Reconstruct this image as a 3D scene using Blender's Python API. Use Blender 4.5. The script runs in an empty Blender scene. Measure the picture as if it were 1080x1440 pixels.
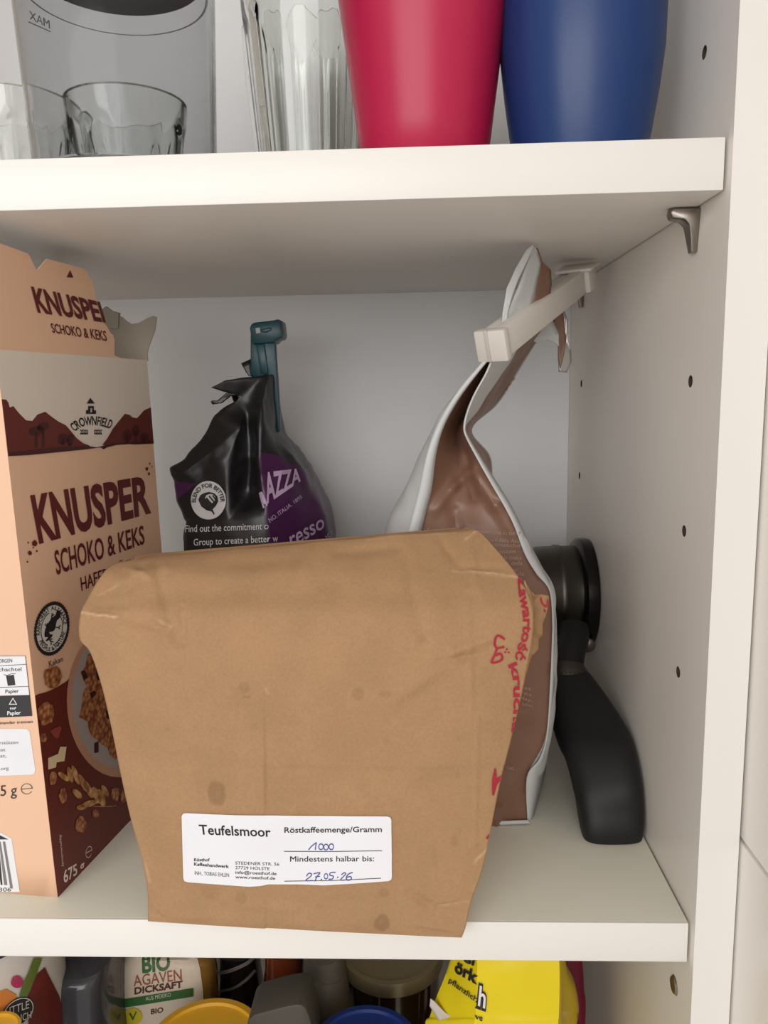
import bpy, bmesh, math, random
import numpy as np
from mathutils import Vector, Matrix, Euler, noise
from mathutils.bvhtree import BVHTree
from mathutils.geometry import tessellate_polygon
random.seed(7)
S = bpy.context.scene
COL = S.collection
PI = math.pi

# ------------------------------------------------------------------ camera
CAM = Vector((-0.1138, -0.2946, 0.2223))
EUL = Euler((1.4145, 0.0192, 0.0354), 'XYZ')
FPX = 1079.78
cd = bpy.data.cameras.new('camera'); co = bpy.data.objects.new('camera', cd); COL.objects.link(co)
co.location = CAM; co.rotation_euler = EUL
cd.sensor_fit = 'VERTICAL'; cd.sensor_height = 36; cd.lens = FPX * 36 / 1440
cd.clip_start = 0.01
S.camera = co
# ------------------------------------------------------------------ light
W = bpy.data.worlds.new('room_light'); S.world = W; W.use_nodes = True
bg = W.node_tree.nodes['Background']; bg.inputs[0].default_value = (1.0, 0.965, 0.93, 1); bg.inputs[1].default_value = 0.50
def area(name, loc, target, sx, sy, power, col):
    l = bpy.data.lights.new(name, 'AREA'); l.shape = 'RECTANGLE'; l.size = sx; l.size_y = sy
    l.energy = power; l.color = col
    o = bpy.data.objects.new(name, l); COL.objects.link(o); o.location = loc
    o.rotation_euler = (Vector(target) - Vector(loc)).to_track_quat('-Z', 'Y').to_euler()
    return o
area('window_light', (-0.35, -1.45, 0.50), (-0.14, 0.1, 0.15), 1.9, 0.7, 17.5, (1.0, 0.975, 0.955))
S.view_settings.view_transform = 'Standard'; S.view_settings.look = 'None'
S.view_settings.gamma = 1; S.view_settings.use_curve_mapping = False
S.view_settings.exposure = 0.12

# ------------------------------------------------------------------ helpers
MR = EUL.to_matrix()
def ray(px, py):
    return (MR @ Vector(((px - 540) / FPX, -(py - 720) / FPX, -1))).normalized()
def at(px, py, y):                      # point of the line of sight at depth y
    d = ray(px, py); return CAM + d * ((y - CAM.y) / d.y)
def atz(px, py, z):
    d = ray(px, py); return CAM + d * ((z - CAM.z) / d.z)
def atx(px, py, x):
    d = ray(px, py); return CAM + d * ((x - CAM.x) / d.x)

def lin(c):
    return tuple(((v / 255) / 12.92 if v / 255 <= 0.04045 else ((v / 255 + 0.055) / 1.055) ** 2.4) for v in c)
MATS = {}
def mat(name, c, rough=0.5, metal=0.0, var=0.04, scale=40, bump=0.0, bscale=None, bdist=0.001, trans=0.0, ior=1.45,
        spec=0.5, coat=0.0, detail=4, aniso=None, alpha=None, emis=None):
    if name in MATS: return MATS[name]
    m = bpy.data.materials.new(name); m.use_nodes = True; nt = m.node_tree; N = nt.nodes; L = nt.links
    b = N['Principled BSDF']
    col = lin(c) if max(c) > 1.001 else c
    tc = N.new('ShaderNodeTexCoord')
    nz = N.new('ShaderNodeTexNoise'); nz.inputs['Scale'].default_value = scale; nz.inputs['Detail'].default_value = detail
    mp = N.new('ShaderNodeMapping'); L.new(tc.outputs['Object'], mp.inputs[0]); L.new(mp.outputs[0], nz.inputs['Vector'])
    if aniso: mp.inputs['Scale'].default_value = aniso
    rp = N.new('ShaderNodeMix'); rp.data_type = 'RGBA'
    rp.inputs[6].default_value = tuple(max(0, v * (1 - var * 2)) for v in col) + (1,)
    rp.inputs[7].default_value = tuple(min(1, v * (1 + var * 2)) for v in col) + (1,)
    L.new(nz.outputs['Fac'], rp.inputs[0]); L.new(rp.outputs[2], b.inputs['Base Color'])
    b.inputs['Roughness'].default_value = rough; b.inputs['Metallic'].default_value = metal
    b.inputs['IOR'].default_value = ior; b.inputs['Transmission Weight'].default_value = trans
    b.inputs['Specular IOR Level'].default_value = spec; b.inputs['Coat Weight'].default_value = coat
    if alpha is not None: b.inputs['Alpha'].default_value = alpha
    if bump > 0:
        n2 = N.new('ShaderNodeTexNoise'); n2.inputs['Scale'].default_value = bscale or scale; n2.inputs['Detail'].default_value = detail
        L.new(mp.outputs[0], n2.inputs['Vector'])
        bp = N.new('ShaderNodeBump'); bp.inputs['Strength'].default_value = bump; bp.inputs['Distance'].default_value = bdist
        L.new(n2.outputs['Fac'], bp.inputs['Height']); L.new(bp.outputs[0], b.inputs['Normal'])
    MATS[name] = m; m['rp'] = 1
    return m

def root(name, label, cat, loc, group=None):
    o = bpy.data.objects.new(name, None); COL.objects.link(o); o.location = loc
    o.empty_display_size = 0.01
    o['label'] = label; o['category'] = cat
    if group: o['group'] = group
    return o
def put(name, verts, faces, mats, parent=None, smooth=True, fm=None, bevel=0, bseg=2, sharp=None):
    me = bpy.data.meshes.new(name)
    me.from_pydata([tuple(v) for v in verts], [], faces)
    me.validate(); me.update()
    if not isinstance(mats, (list, tuple)): mats = [mats]
    for m in mats: me.materials.append(m)
    if fm:
        for p, i in zip(me.polygons, fm): p.material_index = i
    o = bpy.data.objects.new(name, me); COL.objects.link(o)
    link(o, parent)
    if bevel or sharp:
        bm = bmesh.new(); bm.from_mesh(me)
        bmesh.ops.remove_doubles(bm, verts=bm.verts, dist=1e-6)
        bmesh.ops.recalc_face_normals(bm, faces=bm.faces)
        if bevel:
            es = [e for e in bm.edges if len(e.link_faces) == 2 and e.calc_face_angle(0) > 0.4]
            bmesh.ops.bevel(bm, geom=es, offset=bevel, segments=bseg, affect='EDGES', profile=0.5, clamp_overlap=True)
        bm.to_mesh(me); bm.free()
    if smooth:
        for p in me.polygons: p.use_smooth = True
        if sharp or bevel:
            try: me.set_sharp_from_angle(angle=sharp or 0.6)
            except Exception: pass
    return o
def link(o, parent):
    if parent is not None:
        o.parent = parent
        if parent.type == 'EMPTY':
            o.matrix_parent_inverse = Matrix.LocRotScale(parent.location, parent.rotation_euler, None).inverted()
def tag(o, label=None, cat=None, group=None, kind=None):
    if label: o['label'] = label
    if cat: o['category'] = cat
    if group: o['group'] = group
    if kind: o['kind'] = kind
    return o
BOXF = [(0,1,2,3), (7,6,5,4), (0,4,5,1), (1,5,6,2), (2,6,7,3), (3,7,4,0)]
def boxv(x0, x1, y0, y1, z0, z1):
    return [(x0,y0,z0),(x0,y1,z0),(x1,y1,z0),(x1,y0,z0),(x0,y0,z1),(x0,y1,z1),(x1,y1,z1),(x1,y0,z1)]
def box(name, x0, x1, y0, y1, z0, z1, m, parent=None, bevel=0.0005):
    return put(name, boxv(x0,x1,y0,y1,z0,z1), BOXF, m, parent, bevel=bevel)
def lathe(prof, c, n=48, axis=None, facet=0, fz=None):
    """profile [(r,z)], closed if it starts/ends on r=0"""
    V, F = [], []
    A = axis or Matrix.Identity(3)
    for (r, z) in prof:
        for i in range(n):
            a = 2 * PI * i / n; rr = r
            if facet and fz:
                w = fz(z, a, r)
                q = PI / facet; u = (a % (2 * q)) - q
                rr = r * (1 - w * (1 - math.cos(q) / math.cos(u)))
            V.append(Vector(c) + A @ Vector((rr * math.cos(a), rr * math.sin(a), z)))
    for k in range(len(prof) - 1):
        for i in range(n):
            j = (i + 1) % n
            F.append((k*n+i, k*n+j, (k+1)*n+j, (k+1)*n+i))
    if prof[0][0] > 1e-5 and prof[0][0] != prof[-1][0]: pass
    return V, F
def lath(name, prof, c, m, parent=None, n=48, axis=None, facet=0, fz=None, sharp=0.7):
    V, F = lathe(prof, c, n, axis, facet, fz)
    return put(name, V, F, m, parent, sharp=sharp)
def tube(name, pts, r, m, parent=None, n=10, closed=False):
    P = [Vector(p) for p in pts]; V, F = [], []
    for i, p in enumerate(P):
        t = (P[min(i+1, len(P)-1)] - P[max(i-1, 0)]).normalized()
        u = t.cross(Vector((0.1, 0.2, 1))).normalized(); w = t.cross(u)
        rr = r[i] if isinstance(r, (list, tuple)) else r
        for k in range(n):
            a = 2 * PI * k / n; V.append(p + u * (rr * math.cos(a)) + w * (rr * math.sin(a)))
    for i in range(len(P) - 1):
        for k in range(n):
            j = (k + 1) % n; F.append((i*n+k, i*n+j, (i+1)*n+j, (i+1)*n+k))
    F.append(tuple(range(n))[::-1]); F.append(tuple((len(P)-1)*n + k for k in range(n)))
    return put(name, V, F, m, parent, sharp=0.8)
def crom(P, t):                          # Catmull-Rom through tuples
    n = len(P) - 1; i = min(int(t), n - 1); u = t - i
    a = P[max(i-1, 0)]; b = P[i]; c = P[i+1]; d = P[min(i+2, n)]
    return [0.5*((2*q) + (-p+r)*u + (2*p-5*q+4*r-s)*u*u + (-p+3*q-3*r+s)*u**3) for p, q, r, s in zip(a, b, c, d)]
def prism_px(name, pts, y, th, m, parent=None, bevel=0.0008, zmin=-9):
    """slab with the outline pts (px,py[,y]) at depth y and real thickness th"""
    f = [at(p[0], p[1], p[2] if len(p) > 2 else y) for p in pts]
    for v in f: v.z = max(v.z, zmin)
    b = [v + Vector((0, th, 0)) for v in f]
    n = len(f); tri = tessellate_polygon([[Vector((v.x, v.z, 0)) for v in f]])
    F = [tuple(t) for t in tri] + [tuple(i + n for i in t[::-1]) for t in tri]
    F += [(i, (i+1) % n, (i+1) % n + n, i + n) for i in range(n)]
    me = bpy.data.meshes.new(name)
    o = put(name, f + b, F, m, parent, smooth=True, bevel=0, sharp=0.5)
    bm = bmesh.new(); bm.from_mesh(o.data)
    bmesh.ops.recalc_face_normals(bm, faces=bm.faces)
    bmesh.ops.dissolve_limit(bm, angle_limit=0.02, verts=bm.verts, edges=bm.edges)
    if bevel:
        es = [e for e in bm.edges if len(e.link_faces) == 2 and e.calc_face_angle(0) > 0.5]
        bmesh.ops.bevel(bm, geom=es, offset=bevel, segments=2, affect='EDGES', profile=0.5, clamp_overlap=True)
    bm.to_mesh(o.data); bm.free()
    for p in o.data.polygons: p.use_smooth = True
    o.data.set_sharp_from_angle(angle=0.6)
    return o
def tree_of(*objs):
    V, F = [], []
    dg = bpy.context.evaluated_depsgraph_get(); dg.update()
    for o in objs:
        e = o.evaluated_get(dg); me = e.to_mesh(); b = len(V)
        mw = e.matrix_world
        V += [mw @ v.co for v in me.vertices]; F += [tuple(i + b for i in p.vertices) for p in me.polygons]
        e.to_mesh_clear()
    return BVHTree.FromPolygons(V, F)

# ---------------- printing: lettering and shapes laid on a surface as thin ink
_tc = {}
def glyphs(s, bold=0.0):
    k = (s, bold)
    if k in _tc: return _tc[k]
    c = bpy.data.curves.new('t', 'FONT'); c.body = s; c.resolution_u = 3; c.offset = bold
    c.fill_mode = 'FRONT'
    o = bpy.data.objects.new('t', c); COL.objects.link(o)
    dg = bpy.context.evaluated_depsgraph_get(); dg.update()
    me = bpy.data.meshes.new_from_object(o.evaluated_get(dg))
    V = [(v.co.x, v.co.y) for v in me.vertices]; F = [tuple(p.vertices) for p in me.polygons]
    bpy.data.objects.remove(o); bpy.data.meshes.remove(me); bpy.data.curves.remove(c)
    _tc[k] = (V, F); return V, F
CAP = 0.69
class Ink:
    def __init__(s, tree, off=0.00015, maxlen=14): s.t, s.off, s.ml = tree, off, maxlen; s.V, s.F = [], []
    # tree may also be a flat face: (point, normal, [(clip point, outward normal), ...])
    def add(s, V, F):
        b = len(s.V); s.V += V; s.F += [tuple(i + b for i in f) for f in F]; return s
    def poly(s, pts, holes=()):
        loops = [[Vector((p[0], p[1], 0)) for p in pts]] + [[Vector((p[0], p[1], 0)) for p in h] for h in holes]
        flat = [tuple(v[:2]) for l in loops for v in l]
        return s.add(flat, [tuple(t) for t in tessellate_polygon(loops)])
    def ell(s, cx, cy, rx, ry, sh=0.0, n=40, ring=0.0, jag=0, a0=0, a1=2*PI):
        def P(k, a): return (cx + rx*k*math.cos(a), cy + ry*k*math.sin(a) + sh*rx*k*math.cos(a))
        full = abs(a1 - a0 - 2*PI) < 1e-6
        if ring:
            V, F = [], []; 
            for i in range(n + 1):
                a = a0 + (a1 - a0) * i / n
                jj = jag * (i % 2)
                V += [P(1 + jj, a), P(1 - ring, a)]
            for i in range(n): F.append((2*i, 2*i+2, 2*i+3, 2*i+1))
            return s.add(V, F)
        return s.poly([P(1 + jag * (i % 2), 2*PI*i/n) for i in range(n)])
    def stroke(s, pts, w, smooth=True):
        if smooth and len(pts) > 2:
            q = []
            for i in range((len(pts)-1)*5 + 1): q.append(crom(pts, i/5))
            pts = q
        V, F = [], []
        for i, p in enumerate(pts):
            a = pts[max(i-1, 0)]; b = pts[min(i+1, len(pts)-1)]
            dx, dy = b[0]-a[0], b[1]-a[1]; l = math.hypot(dx, dy) or 1
            ww = w/2
            V += [(p[0]-dy/l*ww, p[1]+dx/l*ww), (p[0]+dy/l*ww, p[1]-dx/l*ww)]
        for i in range(len(pts)-1): F.append((2*i, 2*i+2, 2*i+3, 2*i+1))
        return s.add(V, F)
    def text(s, t, p0, p1, up0, up1=None, bold=0.0):
        if 'M' in t and bold > 0:          # the heavy M of the built-in font fills badly: print it twice instead
            w_ = abs(p1[0]-p0[0])/len(t)*bold*3
            s.text(t, (p0[0]+w_, p0[1]), (p1[0]+w_, p1[1]), up0, up1, 0.0); bold = 0.0
        V, F = glyphs(t, bold); up1 = up1 or up0
        x0 = min(v[0] for v in V); x1 = max(v[0] for v in V)
        O = []
        for x, y in V:
            u = (x-x0)/(x1-x0); h = y/CAP
            ux, uy = up0[0]+(up1[0]-up0[0])*u, up0[1]+(up1[1]-up0[1])*u
            O.append((p0[0]+(p1[0]-p0[0])*u+ux*h, p0[1]+(p1[1]-p0[1])*u+uy*h))
        return s.add(O, F)
    def path(s, t, pts, hgt, bold=0.0, fn=None):
        """text along a polyline; its tops lie to the left of the walking direction"""
        V, F = glyphs(t, bold)
        q = [crom(pts, i/8) for i in range((len(pts)-1)*8+1)]
        L = [0]
        for a, b in zip(q, q[1:]): L.append(L[-1]+math.hypot(b[0]-a[0], b[1]-a[1]))
        x0 = min(v[0] for v in V); x1 = max(v[0] for v in V); O = []
        for x, y in V:
            d = (x-x0)/(x1-x0)*L[-1]; i = 0
            while i < len(L)-2 and L[i+1] < d: i += 1
            u = (d-L[i])/((L[i+1]-L[i]) or 1); a, b = q[i], q[i+1]
            dx, dy = b[0]-a[0], b[1]-a[1]; l = math.hypot(dx, dy) or 1
            h = y/CAP*hgt
            O.append((a[0]+dx*u + dy/l*h, a[1]+dy*u - dx/l*h))
        return s.add(O, F)
    def build(s, name, m, parent, label=None):
        bm = bmesh.new()
        vs = [bm.verts.new((v[0], v[1], 0)) for v in s.V]
        for f in s.F:
            try: bm.faces.new([vs[i] for i in f])
            except Exception: pass
        bmesh.ops.triangulate(bm, faces=bm.faces)
        if s.ml:
            for _ in range(6):
                es = [e for e in bm.edges if e.calc_length() > s.ml]
                if not es: break
                bmesh.ops.subdivide_edges(bm, edges=es, cuts=1); bmesh.ops.triangulate(bm, faces=bm.faces)
        dead = []
        if isinstance(s.t, tuple):
            P0, n, clips = s.t
            for v in bm.verts:
                d = ray(v.co.x, v.co.y); v.co = CAM + d*((P0-CAM).dot(n)/d.dot(n)) + n*s.off
            for cp, cn in clips:
                bmesh.ops.bisect_plane(bm, geom=bm.verts[:]+bm.edges[:]+bm.faces[:], plane_co=cp, plane_no=cn, clear_outer=True, dist=1e-7)
        for v in ([] if isinstance(s.t, tuple) else bm.verts):
            d = ray(v.co.x, v.co.y); h = s.t.ray_cast(CAM, d)
            if h[0] is None: dead.append(v); continue
            n = h[1]; n = n if n.dot(d) < 0 else -n
            v.co = h[0] + n * s.off
        bmesh.ops.delete(bm, geom=dead, context='VERTS')
        # drop faces that jump between separate surfaces
        bad = [] if isinstance(s.t, tuple) else [f for f in bm.faces if max(e.calc_length() for e in f.edges) > 0.02 and s.ml and s.ml < 20 and
               max(v.co.y for v in f.verts) - min(v.co.y for v in f.verts) > 0.012]
        bmesh.ops.delete(bm, geom=bad, context='FACES')
        for f in bm.faces:
            if f.normal.length == 0: f.normal_update()
        bm.normal_update()
        for f in bm.faces:
            if f.normal.dot(f.calc_center_median() - CAM) > 0: f.normal_flip()
        me = bpy.data.meshes.new(name); bm.to_mesh(me); bm.free(); me.materials.append(m)
        o = bpy.data.objects.new(name, me); COL.objects.link(o); link(o, parent)
        if label: o['label'] = label
        if name in ('small_lettering', 'grey_print', 'barcode_print', 'badge_lettering'): o['kind'] = 'stuff'
        return o

# ------------------------------------------------------------------ the cabinet
T = 0.018; H = 0.2912; D = 0.2703; RC = 0.0045; TP = 0.0159
XL = -0.468; ZT = 0.66; ZB = -0.23
white = mat('white_laminate', (234, 228, 219), rough=0.38, var=0.01, scale=8, bump=0.05, bscale=900, bdist=0.0002)
white_top = mat('white_laminate_worn', (226, 223, 207), rough=0.42, var=0.03, scale=14, bump=0.05, bscale=600, bdist=0.0002)
backm = mat('back_board', (226, 227, 229), rough=0.5, var=0.015, scale=6, bump=0.12, bscale=400, bdist=0.0004)
dark = mat('hole_dark', (70, 58, 48), rough=0.8)
edge_m = mat('front_edging', (240, 237, 231), rough=0.35, var=0.005)
steel = mat('pin_steel', (150, 142, 134), rough=0.28, metal=1.0)
cab = root('kitchen_cabinet', 'white laminate kitchen cabinet holding all the shelves and food', 'cabinet', (-0.226, 0.13, ZB))
# right side panel with real drilled holes
def side_panel():
    holes = [(0.0275, 0.348), (0.0275, 0.2238), (0.0275, 0.1617), (0.0275, 0.0996), (0.2316, 0.2247), (0.2316, 0.1626), (0.2316, 0.1005),
             (0.2316, 0.349), (0.0275, 0.41), (0.0153, -0.042)]
    r = 0.0025; n = 14
    outer = [(-RC, ZB), (D + 0.012, ZB), (D + 0.012, ZT), (-RC, ZT)]
    loops = [outer] + [[(y + r*math.cos(-2*PI*i/n), z + r*math.sin(-2*PI*i/n)) for i in range(n)] for y, z in holes]
    flat = [p for l in loops for p in l]
    V = [(0, p[0], p[1]) for p in flat]
    F = [tuple(t) for t in tessellate_polygon([[Vector((p[0], p[1], 0)) for p in l] for l in loops])]
    fm = [0]*len(F); b = 4
    for y, z in holes:
        k = len(V); V += [(0.009, V[b+i][1], V[b+i][2]) for i in range(n)]
        for i in range(n): F.append((b+i, b+(i+1) % n, k+(i+1) % n, k+i)); fm.append(1)
        F.append(tuple(range(k, k+n))); fm.append(1); b += n
    k = len(V); V += [(TP, p[0], p[1]) for p in outer]
    for i in range(4): F.append((i, (i+1) % 4, k+(i+1) % 4, k+i)); fm.append(2 if i == 3 else 0)
    F.append((k, k+1, k+2, k+3)); fm.append(0)
    return put('side_panel', V, F, [white, dark, edge_m], cab, smooth=False, fm=fm)
sp = side_panel(); 
box('side_panel', XL-TP, XL, -RC, D+0.012, ZB, ZT, white, cab)
box('back_panel', XL, 0, D, D+0.006, ZB, ZT, backm, cab)
def shelf(z0, z1, m_top, label=None):
    e = 0.0006
    V = boxv(XL+0.001, -0.001, 0.001, D, z0, z1)
    o = put('shelf', V, BOXF, [white, m_top], cab, bevel=0.0003)
    fr = put('front_edging', boxv(XL+0.001, -0.001, -0.0002, 0.0009, z0, z1), BOXF, edge_m, o, bevel=0.0004)
    for p in o.data.polygons:
        if p.normal.z > 0.9: p.material_index = 1
    return o
shelf(H, H+T, white); shelf(-T, 0, white_top); shelf(-0.222-T, -0.222, white); shelf(ZT-T-0.004, ZT-0.004, white)
# shelf pins (metal brackets) under the upper shelf
def shelf_pin(y, z, right=True):
    s = -1 if right else 1; x = 0.0 if right else XL
    o = root('shelf_pin', 'small nickel shelf bracket at the ' + ('front under the upper shelf' if y < 0.1 else 'back under the upper shelf, behind the white clip'), 'bracket', (x, y, z))
    # profile in x-z: horizontal arm under the shelf, tapering leg along the side
    P = [(0, 0), (-0.0105, 0), (-0.0115, -0.0012), (-0.0105, -0.0035), (-0.0062, -0.0042), (-0.0042, -0.0062), (-0.0034, -0.0105), (-0.0026, -0.0165), (-0.0008, -0.0165), (0, -0.0165)]
    P = [(-p[0]*s*1.0, p[1]) for p in P]
    hw = [0.0038, 0.0036, 0.003, 0.0032, 0.0038, 0.0038, 0.0032, 0.0018, 0.0018, 0.0018]
    n = len(P); V = [(x + p[0], y - w, z + p[1]) for p, w in zip(P, hw)] + [(x + p[0], y + w, z + p[1]) for p, w in zip(P, hw)]
    tri = tessellate_polygon([[Vector((p[0], p[1], 0)) for p in P]])
    F = [tuple(t) for t in tri] + [tuple(i+n for i in t[::-1]) for t in tri] + [(i, (i+1) % n, (i+1) % n+n, i+n) for i in range(n)]
    put('bracket', V, F, steel, o, bevel=0.0006)
    lath('pin', [(0, -0.001), (0.0023, -0.001), (0.0023, 0.0075), (0, 0.0075)], (x, y, z-0.006), steel, o, n=14, axis=Matrix.Rotation(PI/2 * -s, 3, 'Y'))
    lath('knob', [(0, -0.0016), (0.0028, -0.0016), (0.0032, -0.0006), (0.0028, 0.0004), (0, 0.0004)], (x - 0.0085, y, z), steel, o, n=16)
    return o
shelf_pin(0.0275, H-0.0006); shelf_pin(0.2316, H-0.0006)
pl = root('shelf_plug', 'round steel plug in the side panel below the lower shelf', 'plug', (0, 0.0153, -0.042))
lath('plug_head', [(0, 0.0012), (0.0034, 0.001), (0.0042, 0), (0.0024, 0.0), (0.0024, -0.006), (0, -0.006)], (0, 0.0153, -0.042), steel, pl, n=24, axis=Matrix.Rotation(-PI/2, 3, 'Y'))
# ---- tiled wall right of the cabinet
tile_m = mat('glazed_tile', (240, 234, 226), rough=0.22, var=0.012, scale=5)
grout_m = mat('grout', (176, 168, 160), rough=0.9)
wall = box('wall_right', 0.0225, 0.1, -0.9, 0.4, ZB-0.2, 0.95, grout_m, None, bevel=0); wall['kind'] = 'structure'
tz = [-0.56, -0.26, 0.04, 0.34, 0.64, 0.94]; 
for i in range(5):
    for j in range(2):
        y0 = -0.605 + j*0.4 if False else -0.85 + j*0.6
        z0 = max(tz[i], ZB-0.19)
        o = box('tile', 0.0168, 0.0224, y0+0.0008, y0+0.6-0.0008, z0+0.0009, tz[i+1]-0.0009, tile_m, None, bevel=0.0008)
        o.parent = wall

# ------------------------------------------------------------------ kraft coffee bag
def stain_mat(name, c, dark_c, rough, bump, bscale, bdist, fib=(1, 1, 1)):
    m = mat(name, c, rough=rough, var=0.06, scale=60, bump=bump, bscale=bscale, bdist=bdist)
    nt = m.node_tree; N = nt.nodes; L = nt.links; b = N['Principled BSDF']
    base = b.inputs['Base Color'].links[0].from_socket
    at_ = N.new('ShaderNodeAttribute'); at_.attribute_name = 'stain'
    mx = N.new('ShaderNodeMix'); mx.data_type = 'RGBA'; mx.inputs[7].default_value = lin(dark_c) + (1,)
    L.new(at_.outputs['Fac'], mx.inputs[0]); L.new(base, mx.inputs[6])
    # paper fibres: fine flecks
    n = N.new('ShaderNodeTexNoise'); n.inputs['Scale'].default_value = 900; n.inputs['Detail'].default_value = 3
    tc = N.new('ShaderNodeTexCoord'); L.new(tc.outputs['Object'], n.inputs['Vector'])
    r = N.new('ShaderNodeValToRGB'); r.color_ramp.elements[0].position = 0.3; r.color_ramp.elements[0].color = (0.82, 0.8, 0.78, 1)
    r.color_ramp.elements[1].position = 0.68; r.color_ramp.elements[1].color = (1.1, 1.1, 1.1, 1)
    L.new(n.outputs['Fac'], r.inputs[0])
    mu = N.new('ShaderNodeMix'); mu.data_type = 'RGBA'; mu.blend_type = 'MULTIPLY'; mu.inputs[0].default_value = 0.4
    a2 = N.new('ShaderNodeAttribute'); a2.attribute_name = 'pale'
    m2 = N.new('ShaderNodeMix'); m2.data_type = 'RGBA'; m2.inputs[7].default_value = lin((226, 196, 158)) + (1,)
    L.new(a2.outputs['Fac'], m2.inputs[0]); L.new(mx.outputs[2], m2.inputs[6]); mx = m2
    L.new(mx.outputs[2], mu.inputs[6]); L.new(r.outputs[0], mu.inputs[7]); L.new(mu.outputs[2], b.inputs['Base Color'])
    return m
kraft = stain_mat('kraft_paper', (171, 134, 97), (128, 95, 65), 0.82, 0.25, 200, 0.0006)
kb = root('coffee_bag', 'brown kraft paper coffee bag with folded top and white sticker, standing at the shelf edge', 'bag', (-0.16, 0.022, 0.0))
KR = [  # left px,py, right px,py, depth L, depth R, front bulge, depth back
    (208,1297, 649,1320, -.0013,-.0102, .0005, .050),
    (208,1284, 655,1304, -.0013,-.0100, .0015, .051),
    (207,1250, 663,1268, -.0012,-.0090, .0025, .053),
    (199,1207, 679,1222, -.0010,-.0078, .0035, .054),
    (184,1152, 690,1170, -.0010,-.0066, .0045, .055),
    (170,1090, 704,1100, -.0010,-.0056, .0055, .055),
    (157,1025, 720,1035, -.0010,-.0046, .006, .054),
    (143,965, 733,980, -.0008,-.0036, .006, .052),
    (127,918, 743,930, -.0004,-.0026, .0055, .050),
    (112,898, 749,898, .0006,-.0012, .005, .047),
    (113,864, 750,860, .0030,.0010, .0035, .043),
    (124,840, 742,833, .0090,.0060, .0030, .036),
    (142,810, 727,808, .0160,.0125, .0030, .028),
    (160,794, 703,778, .0235,.0205, .0025, .019),
    (205,784, 676,748, .0305,.0290, .0015, .010),
    (240,781, 664,745, .0335,.0325, .0005, .004),
]
CREASE = [(113,862,165,866,2.2,.0011),(100,856,180,852,7,-.0012),(665,806,732,812,2.2,.0010),(650,800,735,800,6,-.0008),
  (228,872,246,880,4,.0016),(165,866,235,880,8,-.0012),(225,800,247,880,9,-.001),(246,880,262,900,7,-.0009),(180,800,215,815,5,.0013),(165,820,235,800,7,.0010),
  (205,785,190,830,6,-.0008),(260,855,268,900,5,-.0008),(376,965,380,1150,2.5,.0007),(380,1150,374,1250,2.5,.0006),(640,910,700,890,7,.0013),(620,925,690,915,6,-.0012),
  (560,975,640,920,10,.0009),(190,1195,215,1240,4,-.0010),(209,1262,232,1285,3,.0011),(208,1278,236,1293,3,-.001),(617,1272,660,1268,2.5,-.0016),(620,1276,655,1285,4,-.0012),
  (580,1250,615,1280,6,-.0012),(590,1296,650,1312,4,.0011),(655,1195,690,1170,2.5,.0008),(660,750,672,830,8,.0010),(640,790,620,760,6,-.0006),(575,790,600,900,10,-.0006),
  (660,830,664,1000,4,.0006),(672,1000,668,1200,3,.0006),(300,800,420,790,12,-.0006),(480,780,560,775,9,-.0007),(420,830,440,780,8,.0006),(140,1000,170,1090,8,-.0006),
  (230,1290,300,1285,6,.0006),(320,1262,420,1275,7,.0005),(700,870,760,880,5,.0009),(690,905,745,925,5,-.001)]
def seg_d(x, y, s):
    x0, y0, x1, y1 = s[:4]; dx, dy = x1-x0, y1-y0; t = max(0, min(1, ((x-x0)*dx+(y-y0)*dy)/(dx*dx+dy*dy)))
    return math.hypot(x-x0-dx*t, y-y0-dy*t), t
def crease(x, y, lst):
    r = 0
    for s in lst:
        if abs(x-(s[0]+s[2])/2) > abs(s[0]-s[2])/2+3*s[4] or abs(y-(s[1]+s[3])/2) > abs(s[1]-s[3])/2+3*s[4]: continue
        d, t = seg_d(x, y, s)
        if d < 3*s[4]: r += s[5]*math.exp(-(d/s[4])**2)*(0.35+0.65*math.sin(PI*min(max(t, .12), .88)))
    return r*1.45
STAINS = [(313,1106,13,18,.55),(352,959,8,8,.3),(509,967,8,9,.28),(546,968,8,5,.25),(243,1017,4,4,.2),(541,1296,11,13,.6),(544,1249,7,7,.3),(366,1013,6,5,.15),
  (596,893,6,6,.2),(640,1178,5,7,.25),(345,1256,8,8,.3),(645,1085,5,5,.15),(300,1250,14,10,.15),(470,830,18,10,.1),(355,972,5,2,.5),(120,935,6,3,.1),(548,1032,4,4,.2),(455,1268,5,4,.15)]
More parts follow.
